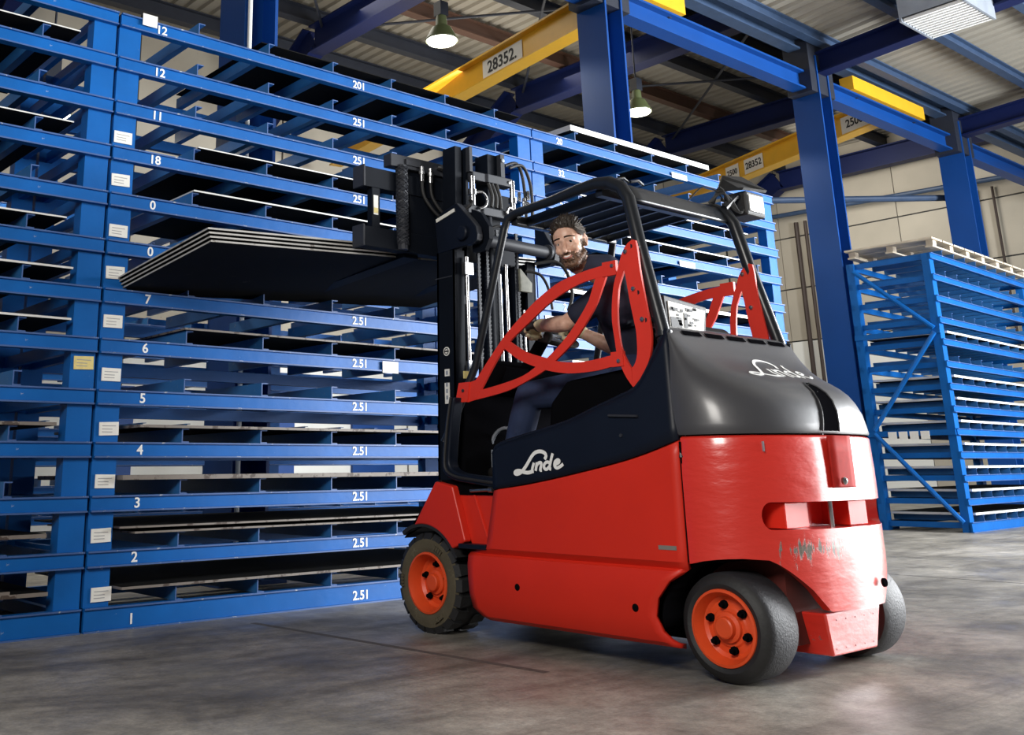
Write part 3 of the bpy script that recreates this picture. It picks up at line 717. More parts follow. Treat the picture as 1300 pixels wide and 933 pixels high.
# ---- counterweight: half-round plan
A_, B_, N_ = 0.60, 0.405, 2.2
def plan(th, a=A_, b=B_, ys=2.65, n=N_, cx=CX):
    c, s = cos(th), max(0.0, sin(th))
    return (cx - a * math.copysign(abs(c) ** (2 / n), c), ys - b * s ** (2 / n))
def counterweight():
    TH = [pi * i / 96 for i in range(97)]
    extra = [.30, .62, .675, .693, .70, .715, .74, .77, 1.228, 1.245]
    TH = sorted(set(TH + extra + [pi - e for e in extra]))
    def zbot(t):
        u = min(t, pi - t)
        return interp(u, [0, .12, .25, .36, .5, .72, .80, .898, 1.0, 1.079, 1.15, 1.228, 1.24], [.445, .458, .466, .470, .472, .466, .449, .419, .381, .348, .308, .266, .264])
    def slot(t):
        u = min(t, pi - t) - .693
        if u <= 0: return .6325, .6325
        k = 1.0 if u > .09 else sqrt(max(0, 1 - (1 - u / .09) ** 2))
        return .6325 - .0535 * k, .6325 + .0535 * k
    def P(t, z, ins=0.0):
        k = 1.0
        if z > .80: k = 1 - .012 * ((z - .80) / .15)
        if z < .45: k = 1 - .015 * ((.45 - z) / .19)
        x, y = plan(t, (A_ - ins) * k, (B_ - ins) * k)
        return (x, y, z)
    mb = MB()
    def strip(rowfn, n, only=None):
        rows = [[rowfn(t, i / n) for t in TH] for i in range(n + 1)]
        m = len(TH); v = [p for r in rows for p in r]
        f = []
        for i in range(n):
            for j in range(m - 1):
                q = [i * m + j, i * m + j + 1, (i + 1) * m + j + 1, (i + 1) * m + j]
                if only and only(TH[j]) and only(TH[j + 1]): continue
                if (Vector(v[q[0]]) - Vector(v[q[3]])).length < 1e-6 and (Vector(v[q[1]]) - Vector(v[q[2]])).length < 1e-6: continue
                f.append(tuple(q))
        mb.add(v, f)
    strip(lambda t, s: P(t, lerp(zbot(t), slot(t)[0], s)), 6)
    strip(lambda t, s: P(t, lerp(slot(t)[1], .94, s)), 6)
    strip(lambda t, s: P(t, .94 + .012 * s, .014 * s * s), 3)
    strip(lambda t, s: P(t, .952, .014 + .10 * s), 1)
    # lips and floor of the slot
    closed = lambda t: slot(t)[1] - slot(t)[0] < 1e-6
    strip(lambda t, s: P(t, slot(t)[1], .17 * s), 1, closed)
    strip(lambda t, s: P(t, slot(t)[0], .17 * s), 1, closed)
    strip(lambda t, s: P(t, lerp(slot(t)[0], slot(t)[1], s), .17), 1, closed)
    # turned-in bottom edge
    strip(lambda t, s: P(t, zbot(t), .05 * s), 1)
    bm = bmesh.new(); me = bpy.data.meshes.new('counterweight')
    org = ORG[T.name]
    me.from_pydata([tuple(Vector(p) - org) for p in mb.v], [], mb.f)
    bm.from_mesh(me); bmesh.ops.remove_doubles(bm, verts=bm.verts, dist=1e-5); bmesh.ops.recalc_face_normals(bm, faces=bm.faces); bm.to_mesh(me); bm.free()
    me.materials.append(CWRED)
    for p in me.polygons: p.use_smooth = True
    me.set_sharp_from_angle(angle=math.radians(32))
    cw = bpy.data.objects.new('counterweight', me); C.objects.link(cw); cw.parent = T; ORG[cw.name] = org
    # side seam filler
    MB().box((3.702, 2.646, .45), (3.72, 2.662, .93)).build('seam', INNER, T)
    # what stands in the slot
    bevel(MB().box((3.925, 2.335, .582), (4.10, 2.47, .683)).build('ballast_block', RED, cw), .004)
    bevel(MB().box((4.355, 2.295, .582), (4.51, 2.45, .683)).build('ballast_block', RED, cw), .004)
    MB().tube([(4.215, 2.30, .575), (4.215, 2.30, .69)], .010, 8).build('tow_pin', CHROME, cw)
    # cover strip with knob
    rows = [[(x, interp(x, [4.12, 4.18, 4.26, 4.36], [2.240, 2.232, 2.227, 2.228]), z) for x in (4.155, 4.20, 4.24, 4.28, 4.315)] for z in (.948, .88, .80, .745, .738)]
    st = solid(grid('cover_strip', rows, paint('worn_cover_red', (0.40, 0.02, 0.015), 0.7, var=0.3, scale=30, spec=0.15), cw, 30), .012)
    MB().lathe([(0, 0), (.014, .002), (.016, .012), (.009, .02), (0, .022)], (4.195, 2.222, .765), (0, -1, 0), 14).build('knob', CHROME, st, 40)
    MB().lathe([(0, 0), (.016, 0), (.018, -.004), (.018, -.012)], (4.475, 2.235, .35), (0, -1, 0.1), 16).build('drain_hole', INNER, cw, 30)
    MB().box((3.852, 2.352, .885), (3.856, 2.395, .925), 0, Matrix.Rotation(-.62, 3, 'Z'), (3.85, 2.36, .9)).build('rating_plate', GREYSTEEL, cw)
    # low ballast block between the rear wheels
    v = [(4.075, 2.298, .255), (4.525, 2.298, .255), (4.49, 2.312, .088), (4.13, 2.312, .088), (4.075, 2.85, .255), (4.525, 2.85, .255), (4.49, 2.85, .088), (4.13, 2.85, .088)]
    bevel(new_obj('ballast_foot', v, [(0, 1, 2, 3), (4, 7, 6, 5), (0, 4, 5, 1), (3, 2, 6, 7), (0, 3, 7, 4), (1, 5, 6, 2)], CWRED, T), .008)
    b = MB()
    for i in range(5):
        for z in (.115, .225):
            b.lathe([(0, 0), (.004, 0)], (4.15 + .075 * i, 2.2955 if z > .2 else 2.307, z), (0, -1, 0), 6)
    b.build('punch_mark', INNER, T)
    # chassis and dark wheel houses
    MB().box((3.97, 2.76, .11), (4.63, 4.30, .74)).build('chassis', INNER, T)
    MB().box((3.98, 2.40, .13), (4.62, 2.76, .56)).build('steer_axle', paint('shaded_axle_red', (0.10, 0.012, 0.008), 0.7, var=0.4, scale=8), T)  # red darkened to paint in the shade inside the wheel arch
    MB().box((3.76, 2.78, .47), (4.84, 4.25, .72)).build('battery_tray', INNER, T)
    MB().box((3.78, 2.86, .14), (3.80, 3.86, .48)).build('inner_skirt', INNER, T)
    def arc(q0, q1, xa):
        rows = [[(x, 2.55 + .29 * cos(a), .20 + .265 * sin(a)) for x in (xa, 4.0)] for a in [math.radians(q) for q in range(q0, q1, 9)]]
        return solid(grid('wheel_house', rows, INNER, T, 40), .01)
    mirror(arc(-4, 98, 3.742))
counterweight()

def hood():
    R = [(.957, 2.255, 2.655, .592, 2.25), (.965, 2.250, 2.658, .596, 2.25), (1.0, 2.257, 2.665, .595, 2.25), (1.05, 2.273, 2.673, .592, 2.3), (1.10, 2.300, 2.680, .586, 2.3), (1.14, 2.335, 2.686, .579, 2.35), (1.175, 2.385, 2.691, .571, 2.4), (1.205, 2.445, 2.695, .563, 2.5),
         (1.235, 2.512, 2.70, .553, 2.7), (1.27, 2.578, 2.706, .542, 3.0), (1.31, 2.632, 2.713, .530, 3.4), (1.35, 2.674, 2.720, .519, 3.8), (1.39, 2.708, 2.730, .510, 4.4), (1.418, 2.732, 2.752, .505, 5.5), (1.432, 2.746, 2.79, .501, 6.5), (1.440, 2.762, 2.82, .496, 7), (1.442, 2.80, 2.826, .49, 7)]
    rows = []
    for z, yr, yf, w, n in R:
        r = []
        for i in range(65):
            t = pi * i / 64
            x, y = plan(t, w, yf - yr, yf, n)
            r.append((x, y, z))
        rows.append(r)
    h = grid('hood', rows, HOODM, T, 50)
    MB().prism([(CX - .478, 2.826, 1.436), (CX + .478, 2.826, 1.436), (CX + .55, 2.72, 1.1), (CX - .55, 2.72, 1.1)], (0, .02, 0)).build('bulkhead', INNER, T)
    def surf(x, z):
        """hood surface point at x and height z (rear side)"""
        for i in range(len(R) - 1):
            if R[i][0] <= z <= R[i + 1][0]:
                k = (z - R[i][0]) / (R[i + 1][0] - R[i][0]); q = [lerp(a, b, k) for a, b in zip(R[i], R[i + 1])]
                d = abs((x - CX) / q[3])
                return q[2] - (q[2] - q[1]) * (max(0, 1 - d ** q[4])) ** (1 / q[4])
        return 2.5
    for i in range(5):
        xa = 3.895 + .176 * i
        # the vents lie across the top shoulder of the cover
        A = []; Bq = []
        for j in range(5):
            x = xa + .135 * j / 4
            A.append((x, surf(x, 1.400) - .003, 1.402)); Bq.append((x, surf(x, 1.420) - .003, 1.422))
        MB().strip(A, Bq, (0, -.002, .001)).build('vent', INNER, h)
    # recessed latch strip down the back
    zs = [.968, 1.0, 1.05, 1.10, 1.135, 1.165, 1.185]
    ws = [.056, .056, .055, .053, .049, .039, .014]
    rows = []
    for z, w in zip(zs, ws):
        c = 4.205 + (z - .968) * .52
        rows.append([(c + w * k, surf(c + w * k, z) - .005 + .003 * (1 - abs(k)), z) for k in (-1, -.5, 0, .5, 1)])
    grid('latch_strip', rows, INNER, h, 30)
    rim = [(q[0][0] - .004, q[0][1] - .001, q[0][2]) for q in rows]; rim2 = [(q[-1][0] + .004, q[-1][1] - .001, q[-1][2]) for q in rows]
    MB().tube(rim, .004, 6).tube(rim2, .004, 6).build('strip_rim', HOODM, h, 40)
    logo((4.05, 1.20), (4.60, 1.295), lambda u, v: (lerp(4.03, 4.60, u), surf(lerp(4.03, 4.60, u), lerp(1.205, 1.30, v)) - .003, lerp(1.205, 1.30, v)), h, .0065)
    MB().box((3.74, 2.66, .945), (4.86, 2.9, .965)).build('hood_seat', INNER, T)
def logo(a, b, fn, parent, w):
    """script lettering of the maker, drawn as flat strokes: u along the word, v upwards"""
    S = [
        [(.60, .60), (.63, .74), (.60, .90), (.52, .99), (.43, .97), (.36, .84), (.29, .60), (.21, .33), (.13, .14), (.05, .07), (.0, .13), (.03, .21), (.10, .21), (.18, .13), (.26, .08), (.34, .10)],
        [(.39, .50), (.36, .28), (.35, .12), (.38, .10)],
        [(.45, .50), (.42, .12)], [(.44, .34), (.48, .46), (.53, .46), (.53, .32), (.51, .14), (.54, .12)],
        [(.69, .42), (.64, .46), (.59, .36), (.59, .20), (.63, .13), (.68, .22)], [(.76, .82), (.72, .50), (.69, .18), (.72, .12)],
        [(.79, .30), (.86, .36), (.88, .44), (.85, .50), (.80, .42), (.79, .24), (.83, .14), (.89, .18), (.95, .28)],
    ]
    mb = MB()
    for i, s in enumerate(S):
        p2 = [(p.x, p.y) for p in smoothline([(x, y, 0) for x, y in s], 5)]
        pts = [Vector(fn(u, v)) for u, v in p2]
        e = 1e-3
        for k in range(len(pts)):
            pass
        A = []; Bq = []
        for k, (u, v) in enumerate(p2):
            a0 = p2[max(0, k - 1)]; a1 = p2[min(len(p2) - 1, k + 1)]
            t = (Vector(fn(*a1)) - Vector(fn(*a0))).normalized()
            nrm = (Vector(fn(u + e, v)) - Vector(fn(u, v))).cross(Vector(fn(u, v + e)) - Vector(fn(u, v))).normalized()
            sd = nrm.cross(t).normalized() * w * (1.0 if i else 1.15)
            c = Vector(fn(u, v)); A.append(c + sd); Bq.append(c - sd)
        mb.strip(A, Bq, nrm * .0015)
    mb.build('lettering', WHITE, parent)
hood()

def cowl():
    X = lambda z: interp(z, [.72, .95, 1.42], [3.703, 3.708, 3.80])
    low = [(2.655, .938), (2.914, .866), (3.284, .797), (3.55, .756), (3.765, .730)]
    up = [(2.735, 1.425), (2.80, 1.30), (2.878, 1.178), (2.974, 1.137), (3.118, 1.091), (3.282, 1.036), (3.521, .988), (3.722, .945), (3.765, .90)]
    lo = resample([(0, p.x, p.y) for p in smoothline([(y, z, 0) for y, z in low], 6)], 30)
    hi = resample([(0, p.x, p.y) for p in smoothline([(y, z, 0) for y, z in up], 6)], 30)
    rows = []
    for i in range(9):
        t = i / 8
        rows.append([(X(lerp(a.z, b.z, t)), lerp(a.y, b.y, t), lerp(a.z, b.z, t)) for a, b in zip(lo, hi)])
    c = solid(grid('side_cowl', rows, BLACK, T, 30), .03)
    c.modifiers[0].offset = 0
    mc = mirror(c)
    lip = MB().tube([(X(b.z) - .004, b.y, b.z) for b in hi], .012, 8).build('cowl_lip', BLACK, T, 40); mirror(lip)
    logo(0, 0, lambda u, v: (X(lerp(.80, .905, v)) - .018, lerp(3.606, 3.275, u), lerp(.795 + .025 * u, .895 + .025 * u, v)), c, .0075)
    b = MB().tube([(3.702, 3.02, 1.055), (3.702, 2.86, 1.045)], .006, 6).lathe([(0, 0), (.008, 0), (.008, .012), (0, .012)], (3.702, 2.95, .965), (-1, 0, 0), 10)
    b.build('cowl_screw', MASTG, c, 30)
    # door frame round the step-through
    out = [(4.09, 1.20), (4.125, 1.08), (4.148, .96), (4.160, .853), (4.143, .805), (4.066, .773), (3.943, .757), (3.76, .735)]
    inn = [(4.05, 1.20), (4.075, 1.08), (4.095, .96), (4.106, .865), (4.090, .835), (4.045, .815), (3.943, .80), (3.76, .786)]
    o = resample(smoothline([(3.705, y, z) for y, z in out], 6), 30); n = resample(smoothline([(3.705, y, z) for y, z in inn], 6), 30)
    f = bevel(MB().strip(o, n, (.07, 0, 0)).build('door_frame', BLACK, T, 30), .008); mirror(f)
    e = MB().tube([(3.700, (a.y + b.y) / 2, (a.z + b.z) / 2) for a, b in zip(o, n)], .008, 6).build('door_seal', RUBBER, T, 40); mirror(e)
    # interior
    MB().box((3.74, 3.45, .70), (4.86, 4.22, .775)).build('floor_plate', INNER, T)
    MB().box((3.84, 4.12, .775), (4.76, 4.20, 1.22)).build('front_bulkhead', INNER, T)
    MB().prism([(3.98, y, z) for y, z in ((4.12, 1.22), (3.98, 1.26), (3.92, 1.36), (4.10, 1.42))], (.62, 0, 0)).build('dashboard', INNER, T)
    MB().box((3.76, 2.75, .74), (4.84, 3.42, 1.02)).build('battery_hood', INNER, T)
    bevel(MB().prism([(3.815, y, z) for y, z in ((2.80, .95), (3.50, .95), (3.47, 1.14), (3.36, 1.24), (2.80, 1.29))], (.075, 0, 0)).build('dark_cab_block', INNER, T), .02)  # added black block, hides the thigh so the cab stays dark
    sc = bevel(MB().box((4.06, 3.00, 1.06), (4.54, 3.46, 1.17)).build('seat', paint('black_seat_vinyl', (0.006, 0.006, 0.007), 0.7, spec=0.15), T), .03, 3)
    bk = MB().box((4.06, 2.92, 1.12), (4.54, 3.03, 1.50), 0, Matrix.Rotation(.12, 3, 'X'), (4.3, 2.97, 1.12)).build('seat_back', sc.data.materials[0], T); bevel(bk, .04, 3)
    MB().box((4.10, 3.05, 1.02), (4.50, 3.40, 1.06)).build('seat_base', INNER, T)
    # steering wheel
    ctr = Vector((4.172, 3.80, 1.535)); nrm = Vector((0, -.42, .91)).normalized(); u = Vector((1, 0, 0)); w = nrm.cross(u)
    ring = [ctr + (u * cos(2 * pi * i / 32) + w * sin(2 * pi * i / 32)) * .175 for i in range(33)]
    sw = MB().tube(ring, .013, 8, 0, False).build('steering_wheel', RUBBER, T, 50)
    MB().tube([ctr - u * .17, ctr + u * .17], .012, 6).tube([ctr, ctr - w * .17], .012, 6).lathe([(0, .02), (.05, .01), (.05, -.02), (0, -.02)], ctr, nrm, 16).build('spoke', GREYSTEEL, sw, 40)
    MB().tube([ctr, ctr - nrm * .30 + Vector((0, .12, 0))], .035, 10).build('steering_column', INNER, T, 40)
    MB().lathe([(0, .06), (.022, .05), (.026, .03), (.016, 0), (0, 0)], (4.02, 3.66, 1.475), nrm, 14).build('steering_knob', RUBBER, T, 40)
    # small things by the pedals: drive wheel cover ring, label, pedal
    tor = [(4.05, 4.02 + .115 * cos(a), .93 + .115 * sin(a)) for a in [2 * pi * i / 28 for i in range(29)]]
    MB().tube(tor, .010, 8, 0, False).build('pedal_ring', GREYSTEEL, T, 50)
    MB().box((3.99, 4.06, .80), (4.14, 4.075, .93)).box((4.0, 3.96, .86), (4.1, 3.99, .93)).build('pedal', GREYSTEEL, T)
    MB().box((3.84, 4.11, 1.31), (3.90, 4.118, 1.35)).build('warning_label', YCARD, T)
    for i in range(2):
        MB().tube([(3.90 - .02 * i, 3.26 + .02 * i, 1.22), (3.89 - .02 * i, 3.22 + .02 * i, 1.16)], .004, 6).build('buckle', CHROME, T)
cowl()

def overhead_guard():
    L = [(3.72, 4.155, .97), (3.775, 4.105, 1.12), (3.81, 3.99, 1.36), (3.848, 3.765, 2.085)]
    L += [(3.856, 3.745, 2.140), (3.86, 3.690, 2.160), (3.86, 3.43, 2.172), (3.86, 3.24, 2.192), (3.86, 3.13, 2.196), (3.86, 3.045, 2.183), (3.86, 2.975, 2.143), (3.858, 2.935, 2.075)]
    L += [(3.845, 2.885, 1.85), (3.82, 2.775, 1.426), (3.745, 2.680, .955), (3.712, 2.655, .86)]
    rad = [.019, .020, .021, .022, .022, .023, .025, .028, .032, .033, .033, .033, .033, .032, .028, .018]
    o = MB().tube(L, rad, 14).build('roof_tube', TUBE, T, 50); mirror(o)
    b = MB()
    for z, y in ((1.40, 2.766), (1.17, 2.728)):
        b.lathe([(.034, -.014), (.040, -.012), (.040, .012), (.034, .014)], (interp(z, [.955, 1.426], [3.745, 3.82]), y, z), (.15, .2, 1), 14)
    b.build('clamp', TUBE, T, 30)
    # rear roof plate and side infill
    prof = [(3.14, 2.205), (3.05, 2.196), (2.985, 2.160), (2.945, 2.085)]
    rows = [[(x, y, z) for x in (3.87, 4.0, 4.3, 4.6, 4.73)] for y, z in [(p.x, p.y) for p in smoothline([(y, z, 0) for y, z in prof], 4)]]
    solid(grid('roof_plate', rows, TUBE, T, 50), .014)
    bevel(MB().box((3.88, 3.70, 2.105), (4.72, 3.745, 2.155)).build('roof_crossbar', TUBE, T), .006)
    MB().box((3.88, 3.11, 2.135), (4.72, 3.15, 2.19)).build('roof_crossbar', TUBE, T)
    for i in range(6):
        x = 3.965 + .134 * i
        MB().prism([(x, 3.13, 2.195), (x, 3.73, 2.155), (x, 3.73, 2.105), (x, 3.13, 2.135)], (.018, 0, 0)).build('roof_bar', TUBE, T)
    # working lamp on the right rear corner
    arm = MB().tube([(4.72, 2.97, 2.17), (4.80, 2.95, 2.24), (4.87, 2.95, 2.25)], .02, 8).build('lamp_bracket', TUBE, T, 40)
    lp = bevel(MB().box((4.83, 2.90, 2.14), (5.01, 3.04, 2.275)).build('work_lamp', RUBBER, T), .012)
    MB().box((4.853, 2.893, 2.163), (4.985, 2.90, 2.252)).build('lamp_lens', paint('lamp_lens', (0.75, 0.78, 0.80), 0.15, var=0.3, scale=60), lp)
    MB().prism([(4.80, 2.90, 2.27), (4.80, 3.06, 2.29), (4.86, 3.06, 2.385), (5.02, 3.04, 2.40), (5.03, 2.90, 2.29)], (0, -.012, .012)).build('lamp_visor', RUBBER, lp)
    for k in range(3):
        MB().tube(smoothline([(4.66 + .02 * k, 3.02, 2.20), (4.70, 2.97, 2.25 + .015 * k), (4.76, 2.95, 2.22 - .02 * k), (4.80, 2.93, 2.15), (4.83, 2.92, 2.17)], 5), .008, 6).build('lamp_cable', RUBBER, T, 50)
    MB().tube(smoothline([(4.52, 3.05, 2.20), (4.58, 3.0, 2.27), (4.68, 2.98, 2.26), (4.74, 2.97, 2.19)], 5), .004, 6).build('lamp_cable', RUBBER, T, 50)
    for p in ((3.93, 3.06, 2.215), (4.02, 3.04, 2.213)):
        MB().tube([(p[0], p[1], p[2]), (p[0] + .05, p[1] - .01, p[2] + .012), (p[0] + .10, p[1], p[2])], .008, 6).build('roof_clip', TUBE, T, 40)
overhead_guard()

def side_guards():
    G = 3.765
    def pl(a): return resample(smoothline([(G, y, z) for y, z in a], 6), 26)
    to = [(3.985, 1.245), (3.937, 1.290), (3.724, 1.487), (3.555, 1.604), (3.468, 1.656), (3.326, 1.717), (3.172, 1.746), (3.055, 1.756), (2.985, 1.762)]
    ti = [(3.945, 1.19), (3.905, 1.232), (3.725, 1.428), (3.53, 1.548), (3.36, 1.638), (3.205, 1.688), (3.102, 1.701), (2.985, 1.704)]
    bo = [(3.025, 1.710), (3.075, 1.62), (3.114, 1.559), (3.242, 1.426), (3.385, 1.331), (3.44, 1.299), (3.565, 1.255), (3.723, 1.211), (3.985, 1.178)]
    bi = [(3.085, 1.720), (3.12, 1.65), (3.155, 1.587), (3.285, 1.454), (3.431, 1.353), (3.504, 1.320), (3.604, 1.279), (3.78, 1.247), (3.985, 1.222)]
    ht = [(3.700, 1.475), (3.679, 1.460), (3.569, 1.397), (3.436, 1.355), (3.33, 1.326), (3.177, 1.317), (2.985, 1.336)]
    hb = [(3.745, 1.45), (3.718, 1.427), (3.629, 1.367), (3.518, 1.321), (3.412, 1.289), (3.284, 1.268), (3.121, 1.268), (2.985, 1.287)]
    d = (.012, 0, 0)
    b = MB()
    b.strip(pl(to), pl(ti), d)
    b.strip([p + Vector((.0008, 0, 0)) for p in pl(bo)], [p + Vector((.0008, 0, 0)) for p in pl(bi)], d)
    b.strip([p + Vector((.0004, 0, 0)) for p in pl(ht)], [p + Vector((.0004, 0, 0)) for p in pl(hb)], d)
    b.prism([(G + .0002, y, z) for y, z in ((3.945, 1.285), (3.99, 1.276), (4.012, 1.172), (3.955, 1.182))], d)
    g = b.build('side_guard', GUARDRED, T, 30)
    br = MB().prism([(G - .006, y, z) for y, z in ((4.069, 1.278), (3.985, 1.278), (4.005, 1.174), (4.1, 1.177))], (.012, 0, 0)).build('hinge_bracket', GUARDRED, T)
    bolts = MB()
    for y, z in ((4.035, 1.235), (4.06, 1.19)):
        bolts.lathe([(0, .008), (.009, .006), (.009, 0)], (G - .006, y, z), (-1, 0, 0), 6)
    bolts.build('bolt', MASTG, br)
    def inward(o):
        for v in o.data.vertices: v.co.x -= .097
        return o
    inward(mirror(br))
    mg = inward(mirror(g))
    for y0, y1, z in ((3.045, 2.965, 1.735), (3.03, 2.96, 1.31)):
        kb = MB().box((G - .005, y1, z - .034), (G + .014, y0, z + .034)).build('guard_joint', GUARDRED, T); inward(mirror(kb))
    k = MB()
    for y, z in ((2.985, 1.745), (2.985, 1.30)):
        k.lathe([(0, .008), (.010, .006), (.010, 0)], (G - .005, y, z), (-1, 0, 0), 6)
    kk = k.build('bolt', CHROME, kb)
    # leaf-shaped plate beside the rear pillar
    out = [(2.862, 1.850), (2.885, 1.842), (2.922, 1.805), (2.957, 1.728), (2.994, 1.632), (3.012, 1.501), (3.004, 1.40), (2.995, 1.325), (2.960, 1.235), (2.918, 1.176)]
    out2 = [(2.845, 1.842), (2.838, 1.80), (2.832, 1.698), (2.815, 1.564), (2.800, 1.46), (2.796, 1.40), (2.806, 1.33), (2.835, 1.262), (2.862, 1.226), (2.918, 1.176)]
    hl = [(2.922, 1.715), (2.945, 1.67), (2.962, 1.625), (2.978, 1.50), (2.972, 1.38), (2.952, 1.315), (2.921, 1.262)]
    hr = [(2.919, 1.710), (2.913, 1.66), (2.903, 1.575), (2.888, 1.48), (2.879, 1.42), (2.882, 1.33), (2.897, 1.285), (2.919, 1.262)]
    b = MB()
    oo = pl(out); o2 = pl(out2); hl_ = pl(hl); hr_ = pl(hr)
    b.strip(oo, hl_, d); b.strip(hr_, o2, d)
    b.prism([oo[0], hl_[0], hr_[0], o2[0]], d)
    r = b.build('rear_guard', GUARDRED, T, 30)
    k = MB()
    for y, z in ((2.905, 1.80), (2.875, 1.62), (2.838, 1.475)):
        k.lathe([(0, .010), (.011, .007), (.011, 0)], (G, y, z), (-1, 0, 0), 8)
    bb = k.build('bolt', CHROME, r, 30)
    mr = inward(mirror(r))
    for q in (mr, mg):
        pass
    km = MB()
    for y, z in ((2.905, 1.80), (2.875, 1.62)):
        km.lathe([(0, .010), (.011, .007), (.011, 0)], (2 * CX - G - .097 - .012, y, z), (-1, 0, 0), 8)
    km.build('bolt', CHROME, mr, 30)
    for y, z in ((2.875, 1.82), (2.855, 1.60), (2.825, 1.47)):
        s = MB().tube([(G, y, z), (interp(z, [.955, 1.426, 1.85], [3.745, 3.82, 3.845]), y - .01, z)], .012, 6).build('guard_stay', TUBE, T)
side_guards()

def wheels():
    def wheel(cx, cy, R, wdt, rr, dish, side, tyre_mat, tread_mat, nlug, nb, name):
        s = side        # -1: outer face towards -x
        z = R
        t = T; lo = .012 if nlug else 0
        prof = [(rr, 0.0), (rr + .004, -.004), (rr + (R - rr) * .35, -.010), (R - .03, -.004), (R - .008 - lo, .012), (R - lo, .035), (R - lo, wdt - .035), (R - .01 - lo, wdt - .01), (rr, wdt)]
        b = MB().lathe([(r, h) for r, h in prof], (cx, cy, z), (-s, 0, 0), 64)
        for i, q in enumerate(b.f): b.m[i] = 1 if (i % 8) in (4, 5) else 0
        if nlug:
            for i in range(nlug):
                a = 2 * pi * i / nlug; Rm = Matrix.Rotation(a, 3, 'X')
                for k, (h0, h1, tw) in enumerate(((.0, .085, .0), (wdt - .085, wdt, pi / nlug))):
                    v = [(-s * h, 0, 0) for h in (h0, h1)]
                    bw = .030
                    h0 -= .004 if k == 0 else 0
                    pts = [(-s * h0, -bw, R - .034 if k == 0 else R - .004), (-s * h0, bw, R - .034 if k == 0 else R - .004), (-s * (h0 + .016), bw, R + .002), (-s * (h0 + .016), -bw, R + .002), (-s * h1, -bw * .75, R + .002), (-s * h1, bw * .75, R + .002), (-s * h1, -bw * .75, R - .02), (-s * h1, bw * .75, R - .02)]
                    R2 = Matrix.Rotation(a + tw, 3, 'X')
                    vv = [tuple(R2 @ Vector(p) + Vector((cx, cy, z))) for p in pts]
                    b.add(vv, [(0, 1, 2, 3), (3, 2, 5, 4), (4, 5, 7, 6), (0, 3, 4, 6), (1, 7, 5, 2), (0, 6, 7, 1)], 1)
            # raised side ribs on the sidewall
            for i in range(12):
                a0 = 2 * pi * (i // 4) / 3 + .4 + .085 * (i % 4); R2 = Matrix.Rotation(a0, 3, 'X')
                vv = MBR((s * -.0 + (-.019 if s < 0 else .002), -.006, rr + .032), ((-.002 if s < 0 else .019), .006, R - .045))
                b.add([tuple(R2 @ Vector(p) + Vector((cx, cy, z))) for p in vv[0]], vv[1], 0)
        ty = b.build(name, [tyre_mat, tread_mat], T, 40)
        ax = (-s, 0, 0)
        rim = MB().lathe([(rr + .004, -.002), (rr + .002, -.010), (rr - .008, -.012), (rr - .012, -.002), (rr - .018, .012), (rr - .026, dish * .8), (rr - .040, dish), (rr * .55, dish - .004), (rr * .5, dish - .010), (.02, dish - .012), (0, dish - .012)], (cx, cy, z), ax, 48).build('rim', WHEELRED, ty, 30)
        hub = MB().lathe([(rr * .42, dish - .01), (rr * .40, dish - .024), (rr * .30, dish - .030), (rr * .28, dish - .050), (rr * .24, dish - .054), (0, dish - .054)], (cx, cy, z), ax, 24).build('hub', WHEELRED, ty, 30)
        for i in range(nb):
            a = 2 * pi * i / nb + .35; p = Vector((cx, cy + rr * .60 * cos(a), z + rr * .60 * sin(a)))
            MB().lathe([(.017, dish - .006), (.017, dish - .018), (.011, dish - .02), (.010, dish - .036), (0, dish - .036)], p, ax, 8).build('wheel_nut', INNER, ty, 30)
        b = MB().lathe([(rr * .50, dish - .006), (rr * .52, dish - .0052), (rr * .52, dish + .01)], (cx, cy, z), ax, 32).build('rim_groove', INNER, ty)
        return ty
    wheel(3.738, 4.33, .250, .23, .152, .075, -1, DUSTY, RUBBER, 20, 5, 'front_tyre')
    wheel(2 * CX - 3.738, 4.33, .250, .23, .152, .075, 1, DUSTY, RUBBER, 20, 5, 'front_tyre')
    wheel(3.745, 2.545, .208, .215, .143, .045, -1, RUBBER, GREYRUB, 0, 6, 'rear_tyre')
    wheel(2 * CX - 3.745, 2.545, .208, .215, .143, .045, 1, RUBBER, GREYRUB, 0, 6, 'rear_tyre')
wheels()

